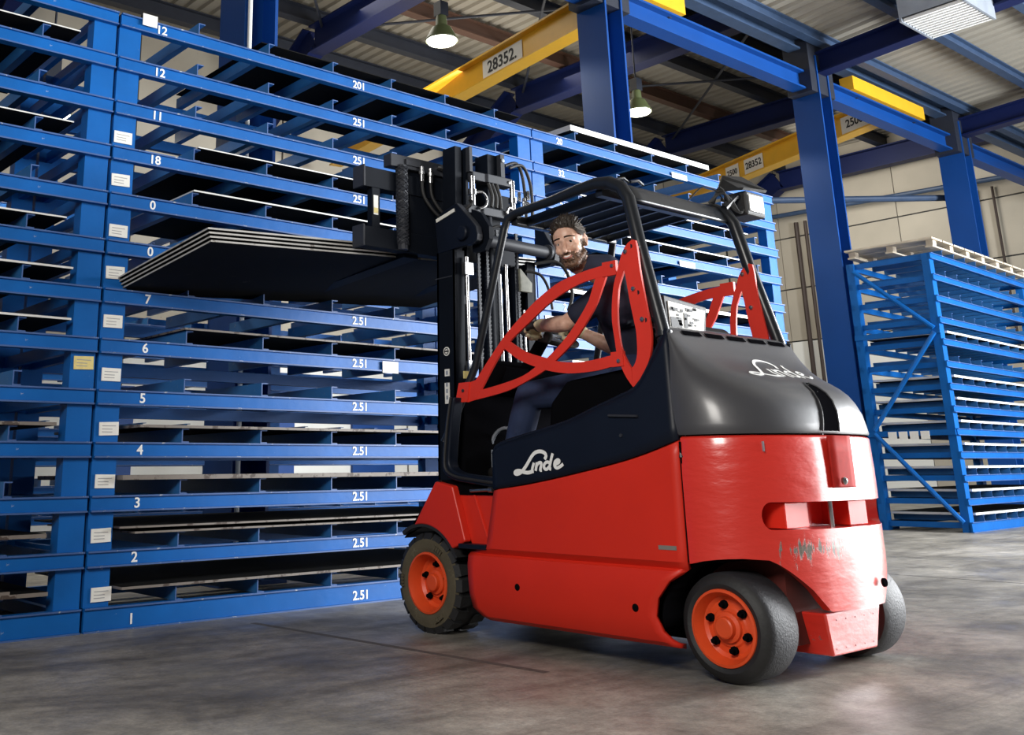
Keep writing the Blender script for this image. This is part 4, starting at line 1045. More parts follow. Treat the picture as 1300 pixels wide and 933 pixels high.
def mast():
    lean = lambda z: (1.2 - z) * .025
    def col(name, x0, x1, y0, y1, z0, z1, mat, par=T):
        v = []
        for z in (z0, z1):
            l = lean(z); v += [(x0, y0 + l, z), (x1, y0 + l, z), (x1, y1 + l, z), (x0, y1 + l, z)]
        return new_obj(name, v, [(0, 3, 2, 1), (4, 5, 6, 7), (0, 1, 5, 4), (1, 2, 6, 5), (2, 3, 7, 6), (3, 0, 4, 7)], mat, par)
    # outer channels: web and two flanges each
    for xa, xb, xo in ((3.90, 3.918, 3.975), (4.555, 4.573, 4.50)):
        r = col('outer_mast_rail', xa, xb, 4.245, 4.40, .12, 2.06, MAST)
        col('flange', min(xa, xo), max(xb, xo), 4.245, 4.262, .12, 2.06, MAST, r); col('flange', min(xa, xo), max(xb, xo), 4.385, 4.40, .12, 2.06, MAST, r)
        if xa < 4:
            for zz, sz in ((1.48, 0), (1.36, .020), (1.245, .058)):
                if sz == 0:
                    MB().lathe([(0, .002), (.026, .002), (.026, 0)], (3.899, 4.32 + lean(zz), zz), (-1, 0, 0), 18).build('round_sticker', PAPER, r)
                    MB().lathe([(.014, .003), (.019, .003)], (3.899, 4.32 + lean(zz), zz), (-1, 0, 0), 16).box((3.8955, 4.30 + lean(zz), zz - .004), (3.8965, 4.34 + lean(zz), zz + .004)).build('sticker_sign', BLACKINK, r)
                else:
                    MB().box((3.897, 4.297 + lean(zz), zz - sz), (3.8995, 4.337 + lean(zz), zz + sz)).build('sticker', PAPER, r)
                    q = MB()
                    for i in range(3 if sz > .03 else 1):
                        q.box((3.8955, 4.31 + lean(zz), zz - sz * .6 + .036 * i), (3.8965, 4.324 + lean(zz), zz - sz * .6 + .036 * i + .022))
                    q.build('sticker_sign', GREYSTEEL, r)
            MB().box((3.8985, 4.25, 1.905), (3.902, 4.40, 1.912)).build('seam', MASTG, r)
    for z in (.95, 1.35, 1.75):
        MB().box((3.975, 4.235, z), (3.99, 4.26, z + .05)).build('mast_clip', MASTG, T)
    # inner rails rise above
    for xa, xb, za in ((3.935, 3.985, 2.70), (4.02, 4.04, 2.70), (4.205, 4.305, 2.70), (4.42, 4.455, 2.02)):
        col('inner_mast_rail', xa, xb, 4.27, 4.38, .2, za, MAST)
    MB().box((4.022, 4.20, 2.55), (4.045, 4.26, 2.705)).build('rail_face', MASTG, T)
    MB().box((4.285, 4.20, 2.55), (4.318, 4.26, 2.705)).build('rail_face', MASTG, T)
    MB().lathe([(0, .01), (.012, .008), (.012, 0)], (4.30, 4.20, 2.665), (0, -1, 0), 8).build('bolt', GREYSTEEL, T, 30)
    # cross members in light grey steel
    for z0, z1, xs in ((2.503, 2.556, 4.037), (2.293, 2.343, 3.990)):
        v = [(xs, 4.23), (xs + .008, 4.20), (xs + .11, 4.20), (xs + .125, 4.19), (4.372, 4.19), (4.372, 4.27), (xs, 4.27)]
        bevel(MB().prism([(x, y, z0) for x, y in v], (0, 0, z1 - z0)).build('crossmember', MASTG, T), .004)
    MB().lathe([(0, .008), (.010, .006), (.010, 0)], (4.34, 4.19, 2.53), (0, -1, 0), 8).build('bolt', CHROME, T, 30)
    # cylinders and rods
    def cyl(name, x, y, z0, z1, r, m): return MB().tube([(x, y, z0), (x, y - (z1 - z0) * .0, z1)], r, 14).build(name, m, T, 40)
    cyl('lift_cylinder', 4.035, 4.20, 2.34, 2.52, .018, CHROME); cyl('lift_cylinder', 4.375, 4.20, 2.34, 2.545, .017, CHROME)
    for z in (2.42,):
        for x in (4.035, 4.375): MB().lathe([(.018, -.018), (.026, -.016), (.026, .016), (.018, .018)], (x, 4.20, z), (0, 0, 1), 14).build('pipe_clamp', CHROME, T, 30)
    MB().tube(smoothline([(4.045, 4.19, 2.42), (4.10, 4.18, 2.425), (4.135, 4.18, 2.39), (4.12, 4.18, 2.345), (4.08, 4.19, 2.325)], 6), .009, 8).build('hydraulic_pipe', CHROME, T, 50)
    MB().tube(smoothline([(4.37, 4.19, 2.36), (4.32, 4.18, 2.365), (4.30, 4.18, 2.33), (4.32, 4.19, 2.29)], 6), .009, 8).build('hydraulic_pipe', CHROME, T, 50)
    for x, y, z in ((3.972, 4.205, 2.02), (4.325, 4.235, 2.02)):
        cyl('lift_cylinder', x, y, .85, z, .012, CHROME)
    MB().box((3.945, 4.185, 1.915), (4.01, 4.215, 1.985)).build('rod_clamp', CHROME, T); MB().box((3.95, 4.185, 1.37), (3.985, 4.215, 1.42)).build('rod_clamp', CHROME, T)
    cyl('lift_cylinder', 4.18, 4.23, .8, 2.3, .03, MAST)
    cyl('hydraulic_pipe', 4.44, 4.21, 1.25, 1.75, .008, CHROME); cyl('hydraulic_pipe', 4.255, 4.215, .95, 1.95, .006, CHROME)
    # lift chains: links one over the other
    for x in (4.075, 4.145, 4.235, 4.40):
        b = MB(); z = .9
        while z < 2.2:
            b.box((x - .008, 4.205, z), (x + .008, 4.215, z + .017)); b.box((x - .011, 4.203, z + .012), (x + .011, 4.217, z + .022)); z += .024
        o = b.build('lift_chain', MASTG, T); o['kind'] = 'stuff'
    # tilt brackets at both ends of the torsion tube
    pts = [(4.385, 2.262), (4.375, 2.285), (4.205, 2.330), (4.190, 2.325), (4.067, 2.197), (4.035, 2.157), (4.024, 2.11), (4.03, 2.078), (4.055, 2.066), (4.20, 2.065), (4.335, 2.058), (4.365, 2.060)]
    lb = bevel(MB().prism([(3.895, y, z) for y, z in pts], (.035, 0, 0)).build('tilt_bracket', BLACK, T), .004)
    MB().strip([(3.893, y, z) for y, z in pts[2:9]], [(3.932, y, z) for y, z in pts[2:9]], (0, -.004, .003)).build('bracket_edge', MASTG, lb)
    MB().lathe([(0, .03), (.036, .03), (.043, .022), (.043, 0)], (3.895, 4.132, 2.139), (-1, 0, 0), 20).build('pivot_pin', BLACK, lb, 30)
    MB().box((3.890, 4.205, 2.262), (3.895, 4.37, 2.283), 0, Matrix.Rotation(-.22, 3, 'X'), (3.89, 4.29, 2.272)).build('rating_plate', PAPER, lb)
    MB().prism([(3.955, y, z) for y, z in ((4.13, 2.29), (4.05, 2.25), (3.99, 2.16), (3.99, 2.09), (4.03, 2.03), (4.13, 2.03))], (.03, 0, 0)).build('pivot_plate', MAST, T)
    ptr = [(4.24, 2.315), (4.20, 2.315), (4.135, 2.20), (4.095, 2.14), (4.078, 2.09), (4.09, 2.05), (4.13, 2.03), (4.24, 2.03)]
    rb = bevel(MB().prism([(4.60, y, z) for y, z in ptr], (.04, 0, 0)).build('tilt_bracket', BLACK, T), .004)
    MB().strip([(4.598, y, z) for y, z in ptr[1:7]], [(4.642, y, z) for y, z in ptr[1:7]], (0, -.004, .003)).build('bracket_edge', MASTG, rb)
    MB().tube([(3.98, 4.12, 2.115), (4.60, 4.12, 2.105)], .037, 18).build('torsion_tube', MASTG, T, 40)
    MB().lathe([(.037, 0), (.05, .004), (.05, .02), (.037, .024)], (4.565, 4.12, 2.106), (1, 0, 0), 18).build('tube_collar', MASTG, T, 30)
    bevel(MB().prism([(4.405, 4.19, z) if False else (x, 4.19, z) for x, z in ((4.40, 1.86), (4.50, 1.86), (4.505, 1.92), (4.41, 2.0), (4.40, 2.0))], (0, .02, 0)).build('valve_block', paint('cast_aluminium', (0.20, 0.20, 0.16), 0.6, metal=0.0, var=0.4, scale=40), T), .004)
    # hoses
    for p, r in (([(4.42, 4.16, 1.98), (4.50, 4.12, 1.96), (4.545, 4.10, 1.88), (4.55, 4.08, 1.75)], .009), ([(4.48, 4.14, 2.03), (4.60, 4.08, 2.045), (4.665, 4.05, 1.98), (4.69, 4.04, 1.85), (4.67, 4.06, 1.75)], .011),
                 ([(4.36, 4.20, 2.63), (4.46, 4.19, 2.66), (4.52, 4.19, 2.58), (4.54, 4.19, 2.45), (4.53, 4.19, 2.3)], .010), ([(4.33, 4.21, 2.64), (4.42, 4.20, 2.67), (4.47, 4.2, 2.60), (4.49, 4.20, 2.45), (4.49, 4.20, 2.3)], .010),
                 ([(3.955, 4.20, 2.29), (3.98, 4.15, 2.33), (3.995, 4.18, 2.36)], .010), ([(4.12, 4.15, 2.2), (4.19, 4.13, 2.22), (4.23, 4.12, 2.16)], .008), ([(4.17, 4.2, 2.50), (4.19, 4.19, 2.42), (4.18, 4.19, 2.35)], .011), ([(4.20, 4.2, 2.50), (4.225, 4.19, 2.42), (4.22, 4.19, 2.35)], .011), ([(4.24, 4.2, 2.50), (4.255, 4.19, 2.42), (4.26, 4.19, 2.35)], .011)):
        MB().tube(smoothline(p, 6), r, 8).build('hydraulic_hose', RUBBER, T, 50)
    for x, z in ((4.46, 2.42), (4.49, 2.40), (4.50, 2.47), (4.42, 2.45)):
        MB().lathe([(0, .03), (.009, .03), (.012, .012), (.009, .01), (.012, -.01), (.009, -.03), (0, -.03)], (x, 4.185, z), (0, 0, 1), 8).build('hose_coupling', CHROME, T, 30)
    # carriage
    def box(n, lo, hi, m, p=T): return bevel(MB().box(lo, hi).build(n, m, p), .004)
    ub = box('carriage_bar', (3.39, 4.42, 2.405), (4.62, 4.50, 2.525), MAST); box('end_plate', (3.378, 4.405, 2.40), (3.392, 4.51, 2.53), MASTG, ub)
    lb = box('carriage_bar', (3.385, 4.42, 2.055), (4.62, 4.50, 2.172), MAST); box('end_plate', (3.373, 4.405, 2.05), (3.387, 4.51, 2.177), MASTG, lb)
    vb = box('carriage_upright', (3.452, 4.425, 2.16), (3.512, 4.47, 2.41), MAST)
    MB().box((3.463, 4.421, 2.245), (3.495, 4.426, 2.36)).build('sticker', PAPER, vb); MB().box((3.463, 4.4195, 2.255), (3.493, 4.422, 2.285)).build('sticker_sign', YCARD, vb)
    box('backplate', (3.735, 4.43, 2.07), (4.03, 4.47, 2.58), MAST)
    tb = box('top_beam', (3.575, 4.40, 2.555), (4.02, 4.47, 2.632), MASTG)
    box('beam_boss', (3.685, 4.39, 2.575), (3.80, 4.402, 2.612), MASTG)
    # braided hose guard
    b = MB(); n = 34
    for s0 in range(6):
        for sgn in (1, -1):
            pts = []
            for i in range(n + 1):
                a = sgn * (2 * pi * i / 9) + 2 * pi * s0 / 6; z = 2.56 - .47 * i / n
                pts.append((3.665 + .034 * cos(a), 4.41 + .034 * sin(a), z))
            b.tube(pts, .0055, 4)
    b.tube([(3.665, 4.41, 2.57), (3.665, 4.41, 2.06)], .032, 10)
    o = b.build('braided_hose_sleeve', MASTG, T); o['kind'] = 'stuff'
    for x in (3.80, 3.868):
        MB().lathe([(0, .035), (.014, .035), (.014, .01), (.020, .008), (.020, -.012), (.013, -.014), (.013, -.055), (0, -.055)], (x, 4.385, 2.545), (0, 0, 1), 12).build('hose_coupling', CHROME, T, 30)
        MB().tube(smoothline([(x, 4.385, 2.49), (x + .01, 4.38, 2.40), (x + .07, 4.36, 2.31), (x + .15, 4.34, 2.25)], 6), .010, 8).build('hydraulic_hose', RUBBER, T, 50)
    MB().tube([(3.93, 4.39, 2.60), (4.02, 4.38, 2.585)], .012, 8).build('hydraulic_pipe', CHROME, T)
    # forks under the load, tipped a little forward
    for x in (3.72, 4.50):
        pts = [(x, 4.47, 2.15), (x, 4.50, 2.15), (x, 4.505, 1.998 + .0541 * (x - 2.45)), (x, 5.55, 1.905 + .0541 * (x - 2.45)), (x, 5.56, 1.895 + .0541 * (x - 2.45)), (x, 4.47, 1.965 + .0541 * (x - 2.45))]
        MB().prism(pts, (.11, 0, 0)).build('fork', MAST, T)
mast()
# ================================================================== load and small things
def load():
    def zc(x, y): return 2.034 + .0541 * (x - 2.45) - .0865 * (y - 4.5)
    names = ['lowest', 'second lowest', 'second from the top', 'topmost']
    for i in range(4):
        dz = -.056 + .0185 * i; o = (.012 * (3 - i), .01 * (3 - i)); th = .0095
        x0, x1, y0, y1 = 2.45 + o[0], 4.92, 4.51 + o[1], 5.72
        xs = [lerp(x0, x1, k / 10) for k in range(11)]; ys = [lerp(y0, y1, k / 6) for k in range(7)]
        v = [(x, y, zc(x, y) + dz + h) for h in (0, th) for y in ys for x in xs]
        n = 77; f = []; m = []
        for j in range(6):
            for k in range(10):
                a = j * 11 + k
                f.append((a, a + 11, a + 12, a + 1)); m.append(0); f.append((n + a, n + a + 1, n + a + 12, n + a + 11)); m.append(0)
        for k in range(10):
            f.append((k, k + 1, n + k + 1, n + k)); m.append(1); a = 66 + k; f.append((a, n + a, n + a + 1, a + 1)); m.append(1)
        for j in range(6):
            a = j * 11; f.append((a, n + a, n + a + 11, a + 11)); m.append(1); a += 10; f.append((a, a + 11, n + a + 11, n + a)); m.append(1)
        c = (3.68, 5.1, zc(3.68, 5.1) + dz)
        s = new_obj('steel_sheet', v, f, [SHEET, EDGEM], None, False, c, m); s.location = c
        tag(s, names[i] + ' of four steel sheets carried on the forklift forks', 'steel sheet', 'steel sheets on the forks')
load()
def document_box():
    t = thing('document_box', 'black box with a white printed sheet on the hood behind the seat', 'box', (4.0, 2.90, 1.447))
    bevel(MB().prism([(3.945, 2.84, 1.447), (4.25, 2.84, 1.447), (4.275, 2.84, 1.575), (3.935, 2.84, 1.605)], (0, .12, 0)).build('body', RUBBER, t), .006)
    MB().prism([(3.965, 2.835, 1.455), (4.225, 2.835, 1.452), (4.25, 2.835, 1.556), (3.962, 2.835, 1.578)], (0, .004, 0)).build('paper_sheet', PAPER, t)
    b = MB(); rnd = random.Random(3)
    for i in range(26):
        x = rnd.uniform(3.97, 4.18); z = rnd.uniform(1.465, 1.55); w = rnd.uniform(.008, .03); h = rnd.uniform(.004, .014)
        b.box((x, 2.8325, z), (x + w, 2.8345, z + h))
    b.box((3.972, 2.8325, 1.458), (4.055, 2.8345, 1.505)); b.box((4.075, 2.8325, 1.46), (4.10, 2.8345, 1.53)); b.box((3.972, 2.8325, 1.535), (4.03, 2.8345, 1.55))
    b.build('print', BLACKINK, t)
document_box()
# ================================================================== the driver
def skin_mat():
    m, N, L, B = new_mat('skin')
    tc = N.new('ShaderNodeTexCoord'); n = N.new('ShaderNodeTexNoise'); n.inputs['Scale'].default_value = 28; n.inputs['Detail'].default_value = 6
    L.new(tc.outputs['Object'], n.inputs[0])
    r = N.new('ShaderNodeValToRGB'); r.color_ramp.elements[0].position = .3; r.color_ramp.elements[1].position = .7
    r.color_ramp.elements[0].color = (0.56, 0.31, 0.22, 1); r.color_ramp.elements[1].color = (0.76, 0.49, 0.37, 1)
    L.new(n.outputs['Fac'], r.inputs[0]); L.new(r.outputs[0], B.inputs['Base Color'])
    B.inputs['Roughness'].default_value = 0.45; B.inputs['Subsurface Weight'].default_value = 0.08
    B.inputs['Subsurface Radius'].default_value = (0.01, 0.004, 0.002)
    return m
SKIN = skin_mat()
STUBBLE = paint('bearded_skin', (0.16, 0.085, 0.05), 0.6, var=0.35, scale=60)
SHIRT = paint('navy_cotton', (0.010, 0.014, 0.034), 0.8, var=0.25, scale=9, bump=0.1)
JEANS = paint('dark_denim', (0.018, 0.032, 0.085), 0.8, var=0.4, scale=9, bump=0.15)
SHOE = paint('black_work_shoe', (0.012, 0.011, 0.011), 0.5)
EYEW = paint('eye_white', (0.55, 0.53, 0.50), 0.25, var=0.03)
GLOVE = paint('cream_work_glove', (0.55, 0.47, 0.30), 0.8, var=0.25, scale=20)
HAIR = paint('dark_brown_hair', (0.030, 0.020, 0.014), 0.45, var=0.5, scale=30)
HAIRG = paint('greying_hair', (0.22, 0.20, 0.18), 0.5, var=0.4, scale=40)

class Blob:
    def __init__(s): s.b = MB()
    def cap(s, p0, p1, r0, r1, seg=16, flat=None):
        """tapered capsule"""
        p0 = Vector(p0); p1 = Vector(p1); L = (p1 - p0).length
        ax = (p1 - p0).normalized() if L > 1e-6 else Vector((0, 0, 1))
        prof = [(r0 * sin(a), -r0 * cos(a)) for a in [pi / 2 * i / 5 for i in range(6)]]
        prof += [(r1 * cos(a), L + r1 * sin(a)) for a in [pi / 2 * i / 5 for i in range(6)]]
        prof[0] = (1e-4, prof[0][1]); prof[-1] = (1e-4, prof[-1][1])
        n0 = len(s.b.v); s.b.lathe(prof, p0, ax, seg)
        n = len(prof)
        s.b.f.append(tuple(n0 + k * n for k in range(seg))); s.b.m.append(0)
        s.b.f.append(tuple(n0 + k * n + n - 1 for k in range(seg))[::-1]); s.b.m.append(0)
        return s
    def chain(s, pts, rs):
        for i in range(len(pts) - 1): s.cap(pts[i], pts[i + 1], rs[i], rs[i + 1])
        return s
    def ell(s, c, ax, r, seg=20):
        """ellipsoid with axes ax (3 unit vectors) and radii r"""
        v = []; f = []; n = seg; m = 12
        for i in range(m + 1):
            a = pi * i / m
            for k in range(n):
                q = 2 * pi * k / n; rad = max(sin(a), 1e-3)
                v.append(tuple(Vector(c) + ax[0] * r[0] * rad * cos(q) + ax[1] * r[1] * rad * sin(q) + ax[2] * r[2] * cos(a)))
        for i in range(m):
            for k in range(n): f.append((i * n + k, i * n + (k + 1) % n, (i + 1) * n + (k + 1) % n, (i + 1) * n + k))
        f.append(tuple(range(n))[::-1]); f.append(tuple(range(m * n, m * n + n)))
        s.b.add(v, f); return s
    def mesh(s, name, mats, parent, voxel, smooth_it=4, region=None, org=None):
        o = new_obj(name + '_raw', s.b.v, s.b.f, mats, None, True, org if org is not None else ORG[parent.name])
        md = o.modifiers.new('r', 'REMESH'); md.mode = 'VOXEL'; md.voxel_size = voxel; md.use_smooth_shade = True
        ms = o.modifiers.new('s', 'SMOOTH'); ms.factor = .5; ms.iterations = smooth_it
        bpy.context.view_layer.update()
        me = bpy.data.meshes.new_from_object(o.evaluated_get(bpy.context.evaluated_depsgraph_get()))
        me.name = name; me.materials.clear()
        for m in (mats if isinstance(mats, (list, tuple)) else [mats]): me.materials.append(m)
        og = Vector(org if org is not None else ORG[parent.name])
        for p in me.polygons:
            p.use_smooth = True; p.material_index = region(p.center + og) if region else 0
        bpy.data.objects.remove(o)
        q = bpy.data.objects.new(name, me); C.objects.link(q); q.parent = parent; ORG[q.name] = og
        return q

def driver():
    org = Vector((4.30, 3.25, 1.17))
    t = thing('person', 'bearded man in a navy t-shirt and jeans sitting in the forklift, looking back over his left shoulder', 'person', org)
    t['label'] = 'bearded man in a navy t-shirt sitting in the forklift, looking back over his shoulder'
    # head frame: f forwards, l to his left, u up
    hc = Vector((3.855, 3.315, 1.918))
    f = Vector((-.92, -.36, -.20)).normalized()
    u = Vector((-.05, .17, 1)); u = (u - f * u.dot(f)).normalized(); l = u.cross(f).normalized()
    H = lambda a, b, c: hc + f * a + l * b + u * c
    ax = (f, l, u)
    b = Blob()
    # skull, face, jaw
    b.ell(H(-.012, 0, .035), ax, (.098, .078, .100)); b.ell(H(.022, 0, -.005), ax, (.066, .066, .100)); b.ell(H(.040, 0, -.062), ax, (.044, .050, .052))
    b.cap(H(.0, .052, -.055), H(.06, .022, -.098), .022, .020); b.cap(H(.0, -.052, -.055), H(.06, -.022, -.098), .022, .020)
    b.ell(H(.068, 0, -.102), ax, (.022, .024, .018))
    for s in (1, -1):
        b.ell(H(.058, .040 * s, -.022), ax, (.026, .024, .022))            # cheek
        b.cap(H(.083, .012 * s, .030), H(.070, .045 * s, .033), .010, .011)   # brow
        b.cap(H(.0785, .016 * s, .0015), H(.0655, .046 * s, .0), .0065, .007)   # lower lid
        b.cap(H(.0825, .016 * s, .0235), H(.0675, .047 * s, .0205), .0060, .0065)   # upper lid
        b.ell(H(.090, .013 * s, -.034), ax, (.011, .009, .009))             # nostril wing
        # ear
        e = H(-.010, .074 * s, .002)
        b.ell(e, ((f * .95 - l * .3 * s).normalized(), (l * s + f * .3).normalized(), u), (.020, .008, .034)); b.cap(e + u * .028 + l * .008 * s, e - f * .018 + u * .01 + l * .012 * s, .007, .006); b.cap(e - f * .018 + u * .01 + l * .012 * s, e - u * .026 + l * .006 * s, .006, .007)
    b.chain([H(.083, 0, .026), H(.095, 0, .0), H(.110, 0, -.030)], [.009, .010, .0125])
    b.cap(H(.086, -.018, -.056), H(.086, .018, -.056), .0095, .0095); b.cap(H(.084, -.016, -.074), H(.084, .016, -.074), .0085, .0085)
    # neck and trunk
    nb = Vector((4.06, 3.245, 1.765)); pel = Vector((4.28, 3.20, 1.24))
    b.chain([H(-.025, 0, -.05), H(-.035, 0, -.10), nb, (4.13, 3.235, 1.68)], [.060, .056, .066, .10])
    b.chain([(4.16, 3.235, 1.62), (4.24, 3.21, 1.40), pel], [.13, .125, .13])
    shl = Vector((3.985, 3.135, 1.70)); shr = Vector((4.32, 3.38, 1.70))
    ell = Vector((3.905, 3.415, 1.535)); wl = Vector((3.955, 3.625, 1.553)); hl = Vector((3.985, 3.70, 1.562))
    elr = Vector((4.46, 3.54, 1.45)); wr = Vector((4.37, 3.72, 1.56)); hr = Vector((4.33, 3.79, 1.585))
    b.cap(shl, shr, .062, .062)
    b.chain([shl, shl.lerp(ell, .5), ell], [.056, .050, .041]); b.chain([ell, ell.lerp(wl, .35), wl], [.042, .044, .029])
    b.chain([shr, elr], [.056, .041]); b.chain([elr, elr.lerp(wr, .35), wr], [.042, .043, .029])
    def hand(bb, w, h, side, k=0.0):
        d = (h - w).normalized(); up = Vector((0, -.42, .91)); sd = d.cross(up).normalized() * side; up = sd.cross(d).normalized() * side
        bb.cap(w, w + d * .03, .030 + k, .032 + k)
        for i in range(4):
            q = (i - 1.5) * .021
            k0 = w + d * (.085 - abs(i - 1.3) * .005) + sd * q; bb.cap(w + d * .02 + sd * q * .8, k0, .017 + k, .0125 + k)
            Ls = (.040, .046, .043, .034)[i]
            k1 = k0 + (d * .55 - up * .85).normalized() * Ls; k2 = k1 + (-d * .35 - up * .9).normalized() * Ls * .7; k3 = k2 + (-d * .95 - up * .1).normalized() * Ls * .5
            bb.chain([k0, k1, k2, k3], [.0115 + k, .0100 + k, .0092 + k, .0080 + k])
        a0 = w + d * .028 - sd * .026; a1 = a0 + (d * .6 - sd * .6 - up * .4).normalized() * .040; a2 = a1 + (d * .75 - up * .65).normalized() * .032
        bb.chain([a0, a1, a2], [.018 + k, .0125 + k, .0095 + k])
    hand(b, wl, hl, 1); hand(b, wr, hr, -1)
    kl = Vector((3.985, 3.765, 1.20)); al = Vector((4.01, 3.93, .87)); kr = Vector((4.47, 3.73, 1.21)); ar = Vector((4.47, 3.92, .87))
    for hp, kn, an in ((Vector((4.17, 3.27, 1.24)), kl, al), (Vector((4.40, 3.25, 1.24)), kr, ar)):
        b.chain([hp, hp.lerp(kn, .5), kn], [.085, .075, .055]); b.chain([kn, kn.lerp(an, .35), an], [.055, .056, .036])
        b.cap(an + Vector((0, -.02, -.045)), an + Vector((-.01, .13, -.055)), .032, .028)
    def zone(p):
        d = Vector(p) - hc; a, c, z = d.dot(f), d.dot(l), d.dot(u)
        if d.length < .19:
            jaw = z < -.040 - .0 * a and a > -.02 and not (abs(c) < .020 and -.069 < z < -.053 and a > .07)
            side = abs(c) > .050 and -.06 < z < .012 and -.005 < a < .030
            moust = a > .07 and abs(c) < .034 and -.052 < z < -.041
            chk = a > .05 and z > -.050 + abs(c) * .0 and abs(c) > .036 and z > -.056
            if (jaw or side or moust) and not (chk and not side) and z > -.135: return 1
        return 0
    body = b.mesh('body', [SKIN, STUBBLE], t, .0042, 3, zone)
    # ---- clothes
    s = Blob()
    s.chain([nb + Vector((.02, 0, -.02)), (4.14, 3.235, 1.67)], [.078, .13]); s.chain([(4.15, 3.235, 1.64), (4.23, 3.215, 1.42), (4.28, 3.20, 1.25)], [.158, .150, .155])
    s.cap((4.05, 3.18, 1.62), (4.26, 3.33, 1.62), .135, .135)
    s.cap(shl + Vector((.01, .01, 0)), nb + Vector((.03, -.01, -.01)), .078, .080); s.chain([nb + Vector((.03, -.01, 0)), nb + Vector((-.01, 0.01, .045)), nb.lerp(H(-.035, 0, -.10), .72)], [.080, .073, .066]); s.cap(shr, nb + Vector((0, 0, -.03)), .074, .070)
    s.chain([shl, shl.lerp(ell, .45), shl.lerp(ell, .74)], [.075, .066, .061]); s.chain([shr, shr.lerp(elr, .6)], [.074, .062])
    for q in range(5):      # folds across the back and shoulder
        a = Vector((4.00 + .05 * q, 3.12 + .01 * q, 1.52 + .045 * q)); s.cap(a, a + Vector((.10, -.03, .05)), .02, .012)
    s.mesh('t_shirt', SHIRT, t, .0075, 4)
    j = Blob()
    j.cap((4.18, 3.20, 1.25), (4.38, 3.20, 1.25), .150, .150)
    for hp, kn, an in ((Vector((4.17, 3.27, 1.24)), kl, al), (Vector((4.40, 3.25, 1.24)), kr, ar)):
        j.chain([hp, hp.lerp(kn, .5), kn], [.104, .092, .075]); j.chain([kn, kn.lerp(an, .4), kn.lerp(an, .92)], [.076, .076, .066])
        for q in range(4):
            p = kn.lerp(an, .15 + .22 * q); j.cap(p + Vector((-.06, -.03, .01)), p + Vector((-.03, .055, -.03)), .014, .010)
    j.mesh('jeans', JEANS, t, .0075, 3)
    for an in (al, ar):
        w = Blob(); w.cap(an + Vector((0, -.03, -.055)), an + Vector((-.01, .14, -.062)), .040, .034); w.cap(an + Vector((0, -.01, 0)), an + Vector((0, -.01, -.05)), .046, .046)
        w.mesh('shoe', SHOE, t, .008, 3)
    for w0, h0, sd in ((wl, hl, 1), (wr, hr, -1)):
        g = Blob(); hand(g, w0, h0, sd, .0035); d = (h0 - w0).normalized(); g.cap(w0 - d * .01, w0 + d * .01, .036, .036)
        g.mesh('work_glove', [GLOVE, SHOE], t, .0045, 2, (lambda p, w0=w0, d=d: 1 if .012 < (Vector(p) - w0).dot(d) < .06 else 0))
    # ---- face pieces
    for s_ in (1, -1):
        e = H(.0665, .0305 * s_, .012)
        MB().lathe([(.0125 * sin(a), .0125 * cos(a)) for a in [pi * i / 10 for i in range(11)]], e, f, 18).build('eye', EYEW, t, 60)
        g = (Vector((-.70, -.62, -.3)).normalized() * .75 + f * .25).normalized()
        MB().lathe([(0, .0131), (.0036, .0129), (.0070, .0119)], e, g, 14).build('iris', paint('brown_iris', (0.03, 0.02, 0.012), 0.2), t, 60)
        eb = MB()
        for i in range(16):
            k = i / 15; p = H(.094 - .022 * k * k, (.012 + .040 * k) * s_, .037 + .010 * k - .016 * k * k)
            eb.tube([p, p + l * .012 * s_ + u * .003 * (1 - k) - u * .003 * k - f * .002], [.0036, .0010], 4)
        eb.build('eyebrow', HAIR, t, 50)
    lip = [H(.0955 - .008 * abs(k) ** 2, .027 * k, -.0670 + .009 * k * k) for k in (-1, -.6, -.2, .2, .6, 1)]
    MB().tube(lip, [.002, .0045, .005, .005, .0045, .002], 8).build('lower_lip', paint('lip', (0.45, 0.16, 0.13), 0.4), t, 50)
    th = [H(.0955 - .008 * abs(k) ** 2, .023 * k, -.0605 + .008 * k * k) for k in (-1, -.5, 0, .5, 1)]
    MB().tube(th, [.0015, .0036, .0042, .0036, .0015], 8).build('teeth', WHITE, t, 50)
    # ---- hair: a close cap and swept tufts
    rnd = random.Random(11)
    cap = Blob()
    def sk(th, ph, k=1.0):      # point on the scalp; th from the crown, ph round from the front
        return H(-.012 + .100 * k * sin(th) * cos(ph), .080 * k * sin(th) * sin(ph), .035 + .102 * k * cos(th))
    hb = MB(); hg = MB()
    n = 0
    rows = []
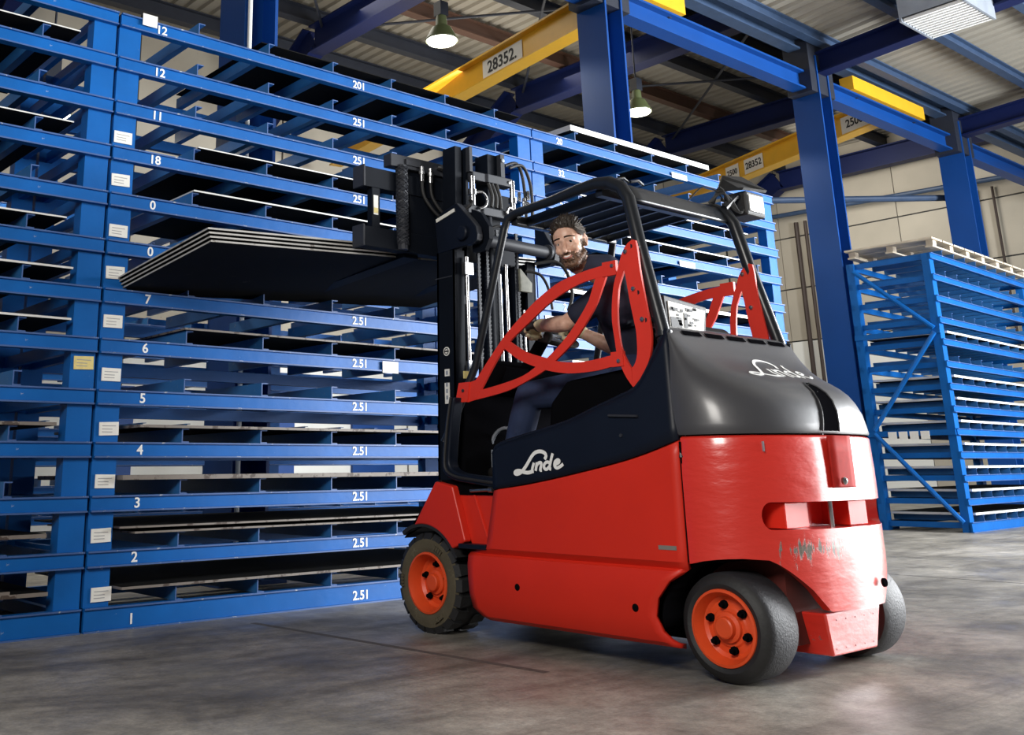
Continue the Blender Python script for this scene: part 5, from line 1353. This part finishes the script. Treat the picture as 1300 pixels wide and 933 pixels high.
    for i in range(9):
        r = []
        for k in range(32):
            ph = 2 * pi * k / 32; lim = 1.0 + .95 * (.5 - .5 * cos(ph)) ** .8 + (.22 if abs(abs((ph if ph < pi else ph - 2 * pi)) - 1.25) < .3 else 0)
            th_ = max(.02, lim * i / 8); r.append(tuple(sk(th_, ph, 1.045 + .01 * sin(5 * ph + i))))
        rows.append(r)
    hair = grid('hair', rows, HAIR, t, 60, True)
    while n < 620:
        ph = rnd.uniform(-pi, pi); lim = 1.0 + .95 * (.5 - .5 * cos(ph)) ** .8
        th_ = lim * sqrt(rnd.random()); side = abs(ph) > .9 and th_ > .95
        p = sk(th_, ph, 1.02); nrm = (p - H(-.012, 0, .035)).normalized()
        back = (-f * (.8 if not side else .9) + u * (.25 if not side else -.35) + l * rnd.uniform(-.4, .4))
        ln = rnd.uniform(.022, .038) if not side else rnd.uniform(.010, .018)
        up_ = .6 if not side else .35
        q1 = p + (nrm * up_ + back * .5).normalized() * ln * .55; q2 = q1 + (nrm * .1 + back + Vector((rnd.uniform(-.4, .4), rnd.uniform(-.4, .4), rnd.uniform(-.2, .3)))).normalized() * ln * .5
        (hg if side and rnd.random() < .9 else hb).tube([p, q1, q2], [.0048, .0036, .0008], 4); n += 1
    for m_, mt, nm in ((hb, HAIR, 'hair_tufts'), (hg, HAIRG, 'greying_hair_tufts')):
        o = m_.build(nm, mt, hair, 60); o['kind'] = 'stuff'
    # beard
    bd = MB(); me = body.data; og = ORG[body.name]
    fs = [p for p in me.polygons if p.material_index == 1]
    BE = paint('brown_beard', (0.060, 0.034, 0.020), 0.55, var=0.5, scale=60)
    for p in rnd.sample(fs, min(len(fs), 620)):
        c = p.center + og; nn = p.normal; d = (nn * .6 - u * .6 + f * .1 + Vector((rnd.uniform(-.3, .3), rnd.uniform(-.3, .3), rnd.uniform(-.3, .3)))).normalized()
        bd.tube([c - nn * .002, c + d * rnd.uniform(.004, .009)], [.0018, .0005], 3)
    o = bd.build('beard', BE, t, 60); o['kind'] = 'stuff'
driver()
